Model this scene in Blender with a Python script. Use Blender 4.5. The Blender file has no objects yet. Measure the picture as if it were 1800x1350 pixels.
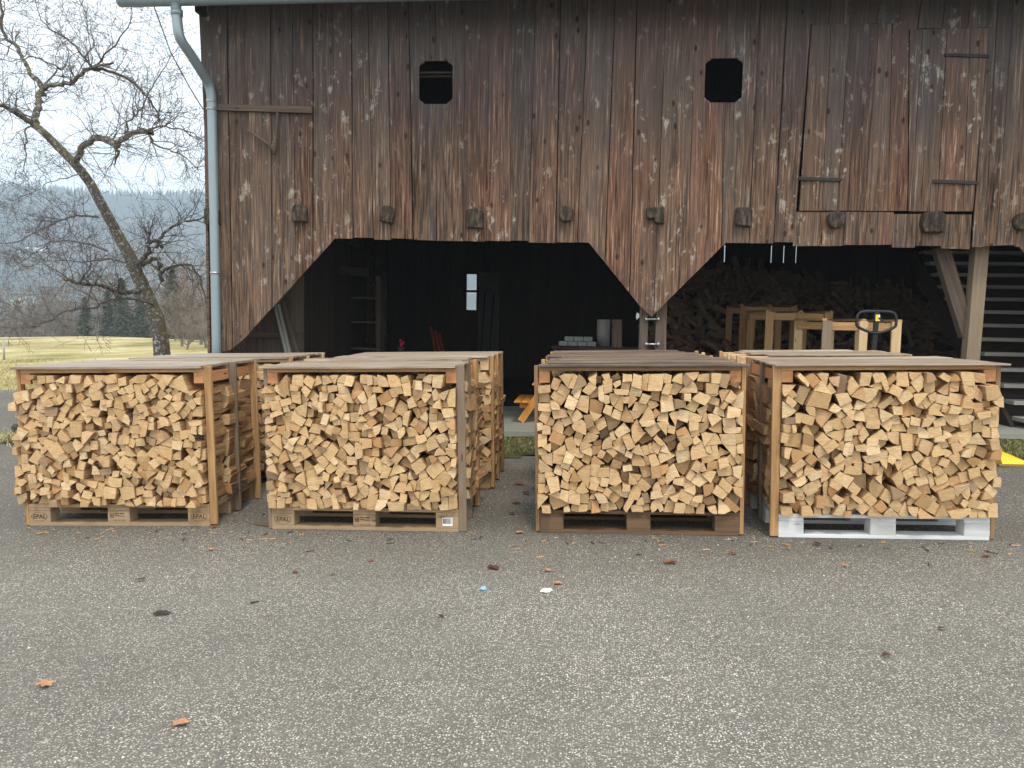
import bpy, bmesh, math, random
import numpy as np
from mathutils import Vector, Matrix, Euler
R = math.radians
scene = bpy.context.scene
COL = scene.collection
rng = random.Random(7)

# ------------------------------------------------------------------ camera
CAM_H = 1.30
cam_d = bpy.data.cameras.new('camera'); cam = bpy.data.objects.new('camera', cam_d); COL.objects.link(cam)
CAM_R = Matrix.Rotation(R(5.4), 3, 'Z') @ Matrix.Rotation(R(90 - 4.8), 3, 'X') @ Matrix.Rotation(0.018, 3, 'Z')
cam.matrix_world = Matrix.Translation((0, 0, CAM_H)) @ CAM_R.to_4x4()
cam_d.sensor_width = 36; cam_d.lens = 1352 / 1800 * 36
cam_d.clip_start = 0.05; cam_d.clip_end = 9000
scene.camera = cam

# ------------------------------------------------------------------ sky, sun, exposure
w = bpy.data.worlds.new('World'); scene.world = w; w.use_nodes = True
nt = w.node_tree; N = nt.nodes; Lk = nt.links
SUN_EL, SUN_AZ = 60, 165          # azimuth clockwise from +Y (the barn side)
sky = N.new('ShaderNodeTexSky'); sky.sky_type = 'NISHITA'; sky.sun_disc = False
sky.sun_elevation = R(SUN_EL); sky.sun_rotation = R(SUN_AZ)
tc = N.new('ShaderNodeTexCoord')
mp = N.new('ShaderNodeMapping'); mp.inputs['Scale'].default_value = (1, 1, 2.6)
nz = N.new('ShaderNodeTexNoise'); nz.inputs['Scale'].default_value = 2.3; nz.inputs['Detail'].default_value = 6; nz.inputs['Roughness'].default_value = .55
cr = N.new('ShaderNodeValToRGB')
cr.color_ramp.elements[0].position = .34; cr.color_ramp.elements[0].color = (9.4, 9.8, 10.3, 1)
cr.color_ramp.elements[1].position = .62; cr.color_ramp.elements[1].color = (12.6, 12.6, 12.5, 1)
mixs = N.new('ShaderNodeMix'); mixs.data_type = 'RGBA'; mixs.inputs[0].default_value = .88
bg = [n for n in N if n.type == 'BACKGROUND'][0]; bg.inputs['Strength'].default_value = 0.13
Lk.new(tc.outputs['Generated'], mp.inputs[0]); Lk.new(mp.outputs[0], nz.inputs['Vector']); Lk.new(nz.outputs['Fac'], cr.inputs[0])
Lk.new(sky.outputs[0], mixs.inputs[6]); Lk.new(cr.outputs[0], mixs.inputs[7]); Lk.new(mixs.outputs[2], bg.inputs['Color'])
sun_d = bpy.data.lights.new('sun', 'SUN'); sun_d.energy = 1.5; sun_d.angle = R(10); sun_d.color = (1, .92, .80)
sun = bpy.data.objects.new('sun', sun_d); COL.objects.link(sun)
sd = Vector((math.sin(R(SUN_AZ)) * math.cos(R(SUN_EL)), math.cos(R(SUN_AZ)) * math.cos(R(SUN_EL)), math.sin(R(SUN_EL))))
sun.rotation_euler = sd.to_track_quat('Z', 'Y').to_euler()
vs = scene.view_settings; vs.view_transform = 'Standard'; vs.look = 'None'; vs.exposure = 0.48; vs.gamma = 1; vs.use_curve_mapping = False
scene.cycles.use_denoising = True
scene.cycles.max_bounces = 6; scene.cycles.volume_bounces = 1

# ------------------------------------------------------------------ helpers
def ray(u, v): return CAM_R @ Vector(((u - 900) / 1352, -(v - 675) / 1352, -1))
def atY(u, v, Y):
    d = ray(u, v); return Vector((0, 0, CAM_H)) + d * (Y / d.y)
def gz(x, y=0):                       # the yard rises gently to the right
    if x < -9: return -.252 - .09 * (1 - math.exp((x + 9) / 3.2))
    if x > 9: return .252 + .09 * (1 - math.exp(-(x - 9) / 3.2))
    return .028 * x
def link(o, parent=None):
    COL.objects.link(o)
    if parent: o.parent = parent
    return o
def tag(o, label, cat, group=None):
    o['label'] = label; o['category'] = cat
    if group: o['group'] = group
    return o
def empty(name, label, cat, loc=(0, 0, 0), rot=(0, 0, 0), group=None):
    o = bpy.data.objects.new(name, None); o.empty_display_size = .1
    o.location = loc; o.rotation_euler = rot; link(o)
    return tag(o, label, cat, group)
def group_node(name, parent, loc=(0, 0, 0), rot=(0, 0, 0)):
    o = bpy.data.objects.new(name, None); o.location = loc; o.rotation_euler = rot
    return link(o, parent)
def meshobj(name, V, F, mats, parent=None, mi=None, smooth=False, attrs=None, loc=None):
    me = bpy.data.meshes.new(name); me.from_pydata([tuple(v) for v in V], [], [tuple(f) for f in F])
    for m in (mats if isinstance(mats, (list, tuple)) else [mats]): me.materials.append(m)
    if mi is not None: me.polygons.foreach_set('material_index', list(mi))
    if smooth: me.polygons.foreach_set('use_smooth', [True] * len(me.polygons))
    if attrs:
        for k, (typ, dom, data) in attrs.items():
            a = me.attributes.new(k, typ, dom)
            a.data.foreach_set('vector' if typ == 'FLOAT_VECTOR' else 'value', np.asarray(data, dtype=np.float32).ravel())
    me.update()
    o = bpy.data.objects.new(name, me)
    if loc is not None: o.location = loc
    return link(o, parent)
BF = [(0, 3, 2, 1), (4, 5, 6, 7), (0, 1, 5, 4), (1, 2, 6, 5), (2, 3, 7, 6), (3, 0, 4, 7)]
def boxV(sx, sy, sz, j=0):
    return [(x * sx / 2 + rng.uniform(-j, j), y * sy / 2 + rng.uniform(-j, j), z * sz / 2 + rng.uniform(-j, j)) for z in (-1, 1) for x, y in ((-1, -1), (1, -1), (1, 1), (-1, 1))]
def bevel(o, wd=.002):
    m = o.modifiers.new('bevel', 'BEVEL'); m.width = wd; m.segments = 1; m.limit_method = 'ANGLE'
    return o
def box(name, c, s, mat, parent=None, rot=(0, 0, 0), j=0, bv=0):
    o = meshobj(name, boxV(*s, j), BF, mat, parent); o.location = c; o.rotation_euler = rot
    if bv: bevel(o, bv)
    return o
def beam(name, p0, p1, wd, h, mat, parent=None, up=(0, 0, 1), j=0, bv=.002):
    """timber with its grain along local X; w across, h along 'up'"""
    p0, p1, up = Vector(p0), Vector(p1), Vector(up)
    x = (p1 - p0); L = x.length; x.normalize(); y = up.cross(x).normalized(); z = x.cross(y)
    M = Matrix((x, y, z)).transposed().to_4x4(); M.translation = (p0 + p1) / 2
    o = meshobj(name, boxV(L, wd, h, j), BF, mat, parent); o.matrix_local = M
    if bv: bevel(o, bv)
    return o
def tube_geo(pts, rad, n=8, V=None, F=None, cap=True):
    V = [] if V is None else V; F = [] if F is None else F
    pts = [Vector(p) for p in pts]; rad = rad if isinstance(rad, (list, tuple)) else [rad] * len(pts)
    ref = None; b0 = len(V)
    for i, p in enumerate(pts):
        t = (pts[min(i + 1, len(pts) - 1)] - pts[max(i - 1, 0)]).normalized()
        if ref is None: ref = t.orthogonal().normalized()
        ref = (ref - t * ref.dot(t)).normalized(); bn = t.cross(ref)
        for k in range(n):
            a = 2 * math.pi * k / n; V.append(p + (ref * math.cos(a) + bn * math.sin(a)) * rad[i])
    for i in range(len(pts) - 1):
        for k in range(n):
            a, b = b0 + i * n + k, b0 + i * n + (k + 1) % n
            F.append((a, b, b + n, a + n))
    if cap:
        F.append(tuple(b0 + k for k in reversed(range(n)))); F.append(tuple(b0 + (len(pts) - 1) * n + k for k in range(n)))
    return V, F
def tube(name, pts, rad, mat, parent=None, n=8):
    V, F = tube_geo(pts, rad, n); return meshobj(name, V, F, mat, parent, smooth=True)
def prism(name, poly, y0, y1, mat, parent=None, mi=None, bv=0):
    """outline in x,z extruded along y"""
    n = len(poly); V = [(x, y0, z) for x, z in poly] + [(x, y1, z) for x, z in poly]
    F = [tuple(range(n)), tuple(reversed(range(n, 2 * n)))] + [(i + n, (i + 1) % n + n, (i + 1) % n, i) for i in range(n)]
    o = meshobj(name, V, F, mat, parent)
    if bv: bevel(o, bv)
    return o
def smoothpath(pts, k=4):
    pts = [Vector(p) for p in pts]; out = []
    for i in range(len(pts) - 1):
        a, b, c, d = pts[max(i - 1, 0)], pts[i], pts[i + 1], pts[min(i + 2, len(pts) - 1)]
        for s in range(k):
            t = s / k
            out.append(.5 * ((2 * b) + (c - a) * t + (2 * a - 5 * b + 4 * c - d) * t * t + (3 * b - a - 3 * c + d) * t ** 3))
    out.append(pts[-1]); return out

# ------------------------------------------------------------------ materials
class Mat:
    def __init__(s, name, rough=.8, spec=.3):
        s.m = bpy.data.materials.new(name); s.m.use_nodes = True; s.nt = s.m.node_tree
        s.b = s.nt.nodes['Principled BSDF']; s.b.inputs['Roughness'].default_value = rough
        s.b.inputs['Specular IOR Level'].default_value = spec
    def n(s, t, **kw):
        x = s.nt.nodes.new(t)
        for k, v in kw.items(): setattr(x, k, v)
        return x
    def l(s, a, b): s.nt.links.new(a, b)
    def val(s, sock, v):
        if hasattr(v, 'links') or isinstance(v, bpy.types.NodeSocket): s.l(v, sock)
        else: sock.default_value = v
    def noise(s, vec, scale=5, detail=4, rough=.5, w=None):
        x = s.n('ShaderNodeTexNoise'); x.inputs['Scale'].default_value = scale; x.inputs['Detail'].default_value = detail; x.inputs['Roughness'].default_value = rough
        s.l(vec, x.inputs['Vector']); return x.outputs['Fac']
    def vor(s, vec, scale, out='Distance', rnd=1):
        x = s.n('ShaderNodeTexVoronoi'); x.inputs['Scale'].default_value = scale; x.inputs['Randomness'].default_value = rnd
        s.l(vec, x.inputs['Vector']); return x
    def ramp(s, f, stops, interp='LINEAR'):
        x = s.n('ShaderNodeValToRGB'); e = x.color_ramp.elements; x.color_ramp.interpolation = interp
        while len(e) < len(stops): e.new(.5)
        for k, (p, c) in enumerate(stops):
            e[k].position = p; e[k].color = (*c, 1) if isinstance(c, tuple) else (c, c, c, 1)
        s.l(f, x.inputs[0]); return x.outputs[0]
    def mix(s, f, a, b, mode='MIX'):
        x = s.n('ShaderNodeMix'); x.data_type = 'RGBA'; x.blend_type = mode
        s.val(x.inputs[0], f)
        for i, c in ((6, a), (7, b)):
            if isinstance(c, tuple): x.inputs[i].default_value = (*c, 1)
            else: s.l(c, x.inputs[i])
        return x.outputs[2]
    def math(s, op, a, b=0.0, clamp=False):
        x = s.n('ShaderNodeMath'); x.operation = op; x.use_clamp = clamp
        s.val(x.inputs[0], a); s.val(x.inputs[1], b); return x.outputs[0]
    def mapv(s, vec, scale=(1, 1, 1), loc=None):
        x = s.n('ShaderNodeMapping'); x.inputs['Scale'].default_value = scale; s.l(vec, x.inputs[0])
        if loc is not None: s.l(loc, x.inputs['Location'])
        return x.outputs[0]
    def obj(s): return s.n('ShaderNodeTexCoord').outputs['Object']
    def pos(s): return s.n('ShaderNodeNewGeometry').outputs['Position']
    def rnd(s): return s.n('ShaderNodeObjectInfo').outputs['Random']
    def rvec(s, k=37.0):
        x = s.n('ShaderNodeCombineXYZ'); r = s.rnd()
        s.l(s.math('MULTIPLY', r, k), x.inputs[0]); s.l(s.math('MULTIPLY', r, k * 1.7), x.inputs[1]); s.l(s.math('MULTIPLY', r, k * .6), x.inputs[2])
        return x.outputs[0]
    def attr(s, name): return s.n('ShaderNodeAttribute', attribute_name=name)
    def bump(s, h, strength=.5, dist=.01):
        x = s.n('ShaderNodeBump'); x.inputs['Strength'].default_value = strength; x.inputs['Distance'].default_value = dist
        s.l(h, x.inputs['Height']); s.l(x.outputs[0], s.b.inputs['Normal'])
    def col(s, c):
        if isinstance(c, tuple): s.b.inputs['Base Color'].default_value = (*c, 1)
        else: s.l(c, s.b.inputs['Base Color'])
        return s
def plain(name, c, rough=.6, metal=0, var=.15, scale=12):
    M = Mat(name, rough); v = M.noise(M.obj(), scale, 5, .6)
    M.col(M.mix(v, tuple(x * (1 - var * 1.6) for x in c), tuple(min(1, x * (1 + var * 1.2)) for x in c))); M.b.inputs['Metallic'].default_value = metal
    return M.m
def timber(name, dark, mid, light, grey=None, greyf=0, rough=.75):
    """sawn timber, grain along local X"""
    M = Mat(name, rough); off = M.rvec()
    v = M.mapv(M.obj(), (2.2, 42, 42), off); g = M.noise(v, 1, 6, .62)
    v2 = M.mapv(M.obj(), (1.2, 7, 7), off); g2 = M.noise(v2, 1, 3, .5)
    c = M.ramp(g, [(.28, dark), (.5, mid), (.72, light)])
    c = M.mix(M.math('MULTIPLY', g2, .55), c, tuple(x * .55 for x in mid))
    r = M.rnd(); c = M.mix(M.math('MULTIPLY', r, .35), c, tuple(x * 1.1 for x in light))
    kn = M.vor(M.mapv(M.obj(), (3.3, 14, 14), off), 1); k = M.ramp(kn.outputs['Distance'], [(.06, 1.), (.13, 0.)])
    c = M.mix(k, c, tuple(x * .4 for x in dark))
    if grey: c = M.mix(M.math('MULTIPLY', M.ramp(g2, [(.3, 0.), (.7, 1.)]), greyf), c, grey)
    M.col(c); M.bump(g, .45, .003); return M.m
m_post = timber('sawn_batten_wood', (.22, .11, .04), (.42, .24, .10), (.60, .39, .19))
m_postgrey = timber('weathered_batten_wood', (.07, .048, .030), (.20, .145, .092), (.33, .255, .17), (.19, .155, .115), .5)
m_postbrown = timber('brown_batten_wood', (.12, .065, .03), (.24, .14, .065), (.36, .24, .13))
m_fresh = timber('fresh_batten_wood', (.42, .28, .13), (.58, .41, .22), (.70, .53, .32))
m_orange = timber('orange_spruce_wood', (.30, .12, .045), (.46, .21, .085), (.58, .31, .15))
m_pallet = timber('pallet_wood', (.20, .12, .055), (.34, .22, .11), (.47, .34, .19), (.28, .25, .2), .3)
m_palletdark = timber('dark_pallet_wood', (.07, .038, .02), (.13, .075, .04), (.2, .13, .075))
m_white = timber('white_painted_wood', (.60, .62, .62), (.74, .76, .76), (.80, .82, .82), (.34, .31, .26), .6, .55)
m_inner_shade = timber('shaded_interior_wood', (.012, .009, .007), (.028, .020, .015), (.05, .036, .027), rough=.9)  # near-black colour: the shade inside the barn is put into the wood
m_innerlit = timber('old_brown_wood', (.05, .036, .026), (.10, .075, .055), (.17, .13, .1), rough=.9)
m_stair = timber('grey_stair_wood', (.20, .19, .165), (.33, .32, .28), (.44, .43, .38))
m_floor = timber('grey_green_floor_wood', (.15, .155, .125), (.25, .255, .21), (.36, .36, .31))
m_table = timber('orange_varnished_wood', (.45, .17, .03), (.62, .26, .05), (.75, .36, .09), rough=.4)
def mat_lid(name, stops, tint, rough):
    M = Mat(name, .38, .6)
    off = M.rvec(); v = M.mapv(M.obj(), (1.6, 55, 30), off); g = M.noise(v, 1, 6, .65); g2 = M.noise(M.mapv(M.obj(), (2.5, 9, 5), off), 1, 4, .6)
    c = M.ramp(g, stops); c = M.mix(M.ramp(g2, [(.4, 0.), (.68, .7)]), c, tint); c = M.mix(M.math('MULTIPLY', M.rnd(), .5), c, (.16, .105, .068))
    M.col(c); M.bump(g, .7, .004); M.l(M.ramp(g2, [(.3, rough), (.7, rough + .3)]), M.b.inputs['Roughness']); return M.m
m_lid = mat_lid('wet_cover_board_wood', [(.32, (.10, .065, .04)), (.48, (.33, .25, .165)), (.66, (.66, .56, .42))], (.36, .32, .27), .32)
m_liddark = mat_lid('dark_brown_cover_board_wood', [(.32, (.035, .022, .014)), (.5, (.12, .078, .05)), (.70, (.36, .27, .19))], (.15, .11, .085), .34)

def mat_plank():
    M = Mat('weathered_barn_wood', .88, .15); off = M.rvec(53); o = M.obj(); P = M.pos()
    sep = M.n('ShaderNodeSeparateXYZ'); M.l(P, sep.inputs[0])
    fine = M.noise(M.mapv(o, (95, 40, 3.2), off), 1, 7, .68)
    mid = M.noise(M.mapv(o, (26, 20, 1.3), off), 1, 5, .6)
    big = M.noise(M.mapv(o, (5, 5, .8), off), 1, 4, .55)
    mf = M.noise(M.mapv(o, (52, 30, 1.7), off), 1, 4, .6); fine = M.math('ADD', M.math('MULTIPLY', fine, .5), M.math('MULTIPLY', mf, .5))
    c = M.ramp(fine, [(.37, (.005, .004, .003)), (.43, (.032, .022, .017)), (.495, (.088, .061, .045)), (.55, (.143, .105, .079)), (.618, (.43, .35, .265))])
    c = M.mix(M.ramp(mid, [(.46, 0.), (.72, .62)]), c, (.120, .062, .040))                   # reddish heartwood
    c = M.mix(M.ramp(big, [(.38, .0), (.62, .68)]), c, (.095, .085, .078))                     # silver-grey weathering
    r = M.rnd(); c = M.mix(1.0, c, M.ramp(r, [(0, (.62, .60, .60)), (.35, (.95, .88, .84)), (.7, (1.08, 1.0, .94)), (1, (1.22, 1.12, 1.02))]), 'MULTIPLY')
    r5 = M.math('FRACT', M.math('MULTIPLY', M.rnd(), 7.31)); c = M.mix(1.0, c, M.ramp(r5, [(0, (1.12, .86, .76)), (.4, (1.0, 1.0, 1.0)), (.7, (.84, .88, .92)), (1, (1.18, 1.0, .82))]), 'MULTIPLY')
    seamless = M.noise(M.mapv(o, (9, 9, .35), off), 1, 3, .5); c = M.mix(M.ramp(seamless, [(.34, .4), (.50, 0.)]), c, (.040, .030, .026))
    # bare, lighter, orange-brown strips near the lower edge where the rain strikes; greyer under the eave, part weathering, part lens veil put into the colour
    low = M.ramp(M.math('DIVIDE', sep.outputs[2], 6.0), [(.36, 1.), (.64, 0.)])
    wear = M.math('MULTIPLY', M.ramp(M.noise(M.mapv(o, (48, 20, 2.2), off), 1, 5, .7), [(.47, 0.), (.60, 1.)]), low)
    c = M.mix(M.math('MULTIPLY', wear, .5), c, (.30, .175, .10))
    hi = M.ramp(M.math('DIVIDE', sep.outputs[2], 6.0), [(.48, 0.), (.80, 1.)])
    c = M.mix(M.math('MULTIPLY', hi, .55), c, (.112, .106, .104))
    # pale lichen flakes
    fl = M.noise(M.mapv(P, (12, 5, 6.0)), 1, 7, .66); sp = M.noise(M.mapv(P, (1.1, 1, .8)), 1, 2, .5)
    fm = M.math('MULTIPLY', M.ramp(fl, [(.60, 0.), (.665, 1.)]), M.ramp(sp, [(.42, .12), (.62, 1.)]))
    c = M.mix(M.math('MULTIPLY', fm, .68), c, (.42, .385, .32))
    fl2 = M.noise(M.mapv(P, (6.1, 5, 3.7)), 1, 6, .7)
    c = M.mix(M.math('MULTIPLY', M.math('MULTIPLY', M.ramp(fl2, [(.605, 0.), (.665, 1.)]), M.math('MULTIPLY', M.ramp(sp, [(.44, .0), (.56, 1.)]), M.ramp(fine, [(.44, .2), (.56, 1.)]))), .75), c, (.42, .385, .31))
    # knots
    kv = M.vor(M.mapv(o, (6, 6, 3.0), off), 1); kn = M.ramp(kv.outputs['Distance'], [(.07, 1.), (.13, 0.)])
    c = M.mix(M.math('MULTIPLY', kn, .9), c, (.035, .016, .011))
    M.col(c); h = M.math('ADD', fine, M.math('MULTIPLY', mid, .6)); M.bump(h, 1.0, .014); return M.m
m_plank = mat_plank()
def mat_beamend():
    M = Mat('cracked_beam_end_wood', .9, .15); o = M.obj(); off = M.rvec(); v = M.mapv(o, (30, 30, 9), off)
    f = M.noise(v, 1, 6, .65); vr = M.n('ShaderNodeTexVoronoi', feature='DISTANCE_TO_EDGE'); vr.inputs['Scale'].default_value = 9; M.l(M.mapv(o, (1, 1, 1.7), off), vr.inputs['Vector'])
    c = M.ramp(f, [(.3, (.014, .011, .009)), (.5, (.05, .039, .030)), (.75, (.15, .125, .10))])
    c = M.mix(M.ramp(vr.outputs['Distance'], [(.006, .7), (.02, 0.)]), c, (.012, .01, .008)); M.col(c); M.bump(f, .9, .012); return M.m
m_beamend = mat_beamend()

def mat_logend():
    M = Mat('sawn_log_end_wood', .82, .15); pc = M.attr('pc').outputs['Vector']; r = M.attr('rn').outputs['Fac']
    sx = M.n('ShaderNodeSeparateXYZ'); M.l(pc, sx.inputs[0])
    x, z = sx.outputs[0], sx.outputs[2]
    nz_ = M.noise(M.mapv(pc, (14, 14, 14)), 1, 3, .5)
    d = M.math('SQRT', M.math('ADD', M.math('MULTIPLY', x, x), M.math('MULTIPLY', z, z)))
    d = M.math('ADD', d, M.math('MULTIPLY', nz_, .010))
    ring = M.math('SINE', M.math('MULTIPLY', d, 1350.0)); ring2 = M.math('SINE', M.math('MULTIPLY', d, 520.0))
    base = M.ramp(r, [(0, (.46, .30, .145)), (.10, (.70, .515, .275)), (.3, (.62, .43, .215)), (.45, (.77, .59, .34)), (.6, (.66, .44, .24)), (.75, (.74, .56, .32)), (.88, (.83, .68, .43)), (.93, (.52, .28, .12)), (.965, (.42, .26, .13)), (.975, (.30, .24, .17)), (1, (.15, .13, .11))])
    c = M.mix(M.math('MULTIPLY', M.math('ADD', ring, 1.0), .15), base, (.36, .20, .085))
    c = M.mix(M.math('MULTIPLY', M.math('ADD', ring2, 1.0), .12), c, (.40, .23, .10))
    st = M.noise(M.mapv(pc, (24, 24, 210)), 1, 4, .6)                  # saw kerf marks
    c = M.mix(M.ramp(st, [(.35, .5), (.6, 0.)]), c, (.33, .19, .085))
    blotch = M.noise(M.mapv(pc, (30, 30, 30)), 1, 5, .65)
    c = M.mix(M.ramp(blotch, [(.48, 0.), (.72, .5)]), c, (.42, .27, .12))
    c = M.mix(M.ramp(blotch, [(.25, .35), (.42, 0.)]), c, (.74, .58, .37))
    M.col(c); M.bump(M.math('ADD', M.math('MULTIPLY', st, .8), blotch), .6, .004); return M.m
def mat_logside():
    M = Mat('split_log_side_wood', .8, .15); pc = M.attr('pc').outputs['Vector']; r = M.attr('rn').outputs['Fac']
    g = M.noise(M.mapv(pc, (75, 5, 75)), 1, 6, .65); g2 = M.noise(M.mapv(pc, (16, 3, 16)), 1, 3, .55)
    c = M.ramp(g, [(.28, (.14, .07, .03)), (.5, (.35, .21, .095)), (.75, (.60, .42, .22))])  # sides darkened for deeper gaps: shade between logs put into the colour
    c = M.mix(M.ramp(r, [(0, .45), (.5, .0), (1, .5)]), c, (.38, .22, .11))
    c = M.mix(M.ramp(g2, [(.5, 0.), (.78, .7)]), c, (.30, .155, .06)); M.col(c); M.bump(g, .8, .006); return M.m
def mat_bark():
    M = Mat('log_bark', .92, .1); pc = M.attr('pc').outputs['Vector']
    g = M.noise(M.mapv(pc, (60, 22, 60)), 1, 6, .7)
    M.col(M.ramp(g, [(.3, (.035, .024, .018)), (.5, (.13, .09, .062)), (.72, (.30, .24, .18))])); M.bump(g, 1, .01); return M.m
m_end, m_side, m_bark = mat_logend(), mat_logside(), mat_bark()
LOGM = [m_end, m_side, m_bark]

def mat_asphalt():
    M = Mat('exposed_aggregate_asphalt', .80, .28); P = M.pos()
    wob = M.n('ShaderNodeTexNoise'); wob.inputs['Scale'].default_value = 60; M.l(P, wob.inputs['Vector'])
    va = M.n('ShaderNodeVectorMath', operation='MULTIPLY_ADD'); M.l(wob.outputs['Color'], va.inputs[0]); va.inputs[1].default_value = (.006,) * 3; M.l(P, va.inputs[2]); Q = va.outputs[0]
    def chips(scale, lo, hi, dl, dh):
        v = M.vor(Q, scale); s = M.n('ShaderNodeSeparateColor'); M.l(v.outputs['Color'], s.inputs[0])
        pick = M.ramp(s.outputs[0], [(lo, 0.), (hi, 1.)]); shape = M.ramp(v.outputs['Distance'], [(dl, 1.), (dh, 0.)])
        return M.math('MULTIPLY', pick, shape), s.outputs[1]
    big = M.noise(P, .55, 5, .55); med = M.noise(P, 3.2, 5, .6); fine = M.noise(P, 180, 3, .6)
    c = M.ramp(fine, [(.32, (.062, .057, .049)), (.68, (.190, .178, .155))])
    mA, hA = chips(150, .30, .42, .36, .52); c = M.mix(mA, c, M.ramp(hA, [(0, (.155, .145, .123)), (.5, (.30, .28, .24)), (.8, (.42, .38, .31)), (1, (.50, .465, .41))]))
    mB, hB = chips(105, .50, .58, .28, .40); c = M.mix(mB, c, M.ramp(hB, [(0, (.42, .39, .31)), (.6, (.66, .61, .51)), (1, (.82, .77, .66))]))
    mC, hC = chips(64, .80, .83, .17, .26); c = M.mix(mC, c, M.ramp(hC, [(0, (.50, .47, .39)), (.5, (.70, .68, .61)), (1, (.78, .75, .68))]))
    c = M.mix(M.ramp(big, [(.36, .42), (.60, 0.)]), c, (.10, .095, .078))
    c = M.mix(M.ramp(med, [(.40, .0), (.68, .20)]), c, (.235, .22, .185))
    st_ = M.noise(M.mapv(P, (1.3, .35, 1)), 1, 5, .6); c = M.mix(M.ramp(st_, [(.56, 0.), (.72, .35)]), c, (.125, .116, .103))
    ln = M.noise(P, 26, 4, .7); c = M.mix(M.ramp(ln, [(.30, .45), (.42, 0.)]), c, (.07, .064, .05))
    sep = M.n('ShaderNodeSeparateXYZ'); M.l(P, sep.inputs[0])
    damp = M.math('MULTIPLY', M.ramp(M.math('ADD', M.math('DIVIDE', sep.outputs[1], 10), M.math('MULTIPLY', M.math('SUBTRACT', med, .5), .12)), [(.36, 0.), (.46, 1.)]), .42)
    c = M.mix(damp, c, M.mix(.8, c, (.30, .27, .23), 'MULTIPLY'))
    M.col(c); h = M.math('ADD', M.math('ADD', M.math('MULTIPLY', mA, .6), M.math('MULTIPLY', mB, .9)), M.math('ADD', mC, M.math('MULTIPLY', fine, .3)))
    M.bump(h, .55, .004); return M.m
m_asphalt = mat_asphalt()
def mat_grass(name, stops, sc=1.0):
    M = Mat(name, .95, .1); P = M.pos(); a = M.noise(M.mapv(P, (.5, .16, .5)), sc, 6, .62); b = M.noise(P, 9 * sc, 5, .7)
    c = M.ramp(M.math('ADD', M.math('MULTIPLY', a, .72), M.math('MULTIPLY', b, .28)), stops); M.col(c); M.bump(b, .8, .05); return M.m
m_meadow = mat_grass('dry_meadow_grass', [(.36, (.15, .145, .055)), (.45, (.29, .25, .105)), (.54, (.43, .365, .18)), (.64, (.60, .54, .36))])
m_verge = mat_grass('mossy_ground', [(.34, (.04, .042, .02)), (.48, (.095, .095, .04)), (.6, (.15, .135, .065)), (.72, (.10, .075, .045))], 6)
m_hill = mat_grass('forest_floor', [(.35, (.03, .036, .022)), (.6, (.07, .062, .042))], .02)
m_field = mat_grass('pale_green_field', [(.3, (.20, .26, .13)), (.7, (.32, .36, .22))], .1)
m_snow = plain('old_snow', (.80, .82, .85), .8, 0, .05, .1)
m_zinc = plain('zinc_sheet', (.26, .325, .345), .42, .35, .10, 3)
m_black = plain('black_powder_coat', (.018, .019, .022), .38, 0, .1)
m_steel = plain('galvanised_steel', (.45, .46, .46), .35, .8, .1)
m_iron = plain('old_black_iron', (.035, .033, .032), .7, .3, .3, 40)
m_yellow = plain('yellow_plastic', (.80, .55, .02), .45, 0, .06)
m_labelw = plain('white_label_paper', (.80, .80, .78), .6, 0, .03)
m_ink = plain('black_print', (.02, .015, .012), .7)
m_brand = plain('burnt_brand_mark', (.045, .022, .010), .9)
m_red = plain('red_marking_paint', (.52, .09, .06), .6, 0, .2, 60)
m_redtool = plain('faded_red_paint', (.20, .02, .02), .6)
m_pink = plain('pink_plastic', (.55, .03, .10), .5)
m_foam = plain('white_mounting_foam', (.62, .62, .58), .9, 0, .2, 40)
m_concrete = plain('grey_concrete', (.26, .26, .24), .9, 0, .2, 14)
m_brick = plain('grey_green_brick', (.20, .22, .20), .9, 0, .2, 30)
m_tile = plain('dark_roof_tile', (.09, .06, .05), .85, 0, .3, 6)
m_blue = plain('light_blue_plastic', (.25, .55, .75), .5)
m_tinted = plain('pale_door_paint', (.085, .082, .075), .8, 0, .2, 6)
m_stone = plain('dark_field_stone', (.06, .05, .045), .9, 0, .4, 30)
# ------------------------------------------------------------------ ground
def sheet(name, mat, x0, x1, y0, y1, nx, ny, zf, keep=None, kind='structure'):
    V = []; F = []
    for j in range(ny + 1):
        for i in range(nx + 1):
            x = x0 + (x1 - x0) * i / nx; y = y0 + (y1 - y0) * j / ny; V.append((x, y, zf(x, y)))
    for j in range(ny):
        for i in range(nx):
            x = x0 + (x1 - x0) * (i + .5) / nx; y = y0 + (y1 - y0) * (j + .5) / ny
            if keep and not keep(x, y): continue
            a = j * (nx + 1) + i; F.append((a, a + 1, a + nx + 2, a + nx + 1))
    o = meshobj(name, V, F, mat, smooth=True); o['kind'] = kind; return o
WY = 8.5                                    # the barn's front wall
def edge_left(x): return 14.0 + .25 * math.sin(x * 1.3) + .12 * math.sin(x * 3.7)
ya = sheet('asphalt_yard', m_asphalt, -40, 30, -30, 14.4, 140, 111, lambda x, y: gz(x) + .004 * math.sin(x * 1.7) * math.sin(y * 1.3))
def meadow_z(x, y):
    t = (y - 14) / 31; base = gz(x) + .012 + (t * -.12 if t > 0 else 0)
    cx = math.exp(-((x + 31.5) / 9) ** 2) * .26 * math.exp(-((y - 45) / 14) ** 2)
    z = base + cx - .12 * math.exp(-((y - 45) / 16) ** 2) + .03 * math.sin(x * .5 + y * .23)
    if y > 46: z -= .0035 * (y - 46) ** 2
    return z + (.03 * math.sin(x * 2.1) * math.sin(y * 1.7) if y < 30 else 0)
sheet('meadow', m_meadow, -120, 60, 14.0, 76, 180, 62, meadow_z, lambda x, y: y > edge_left(x) - .4)
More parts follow.
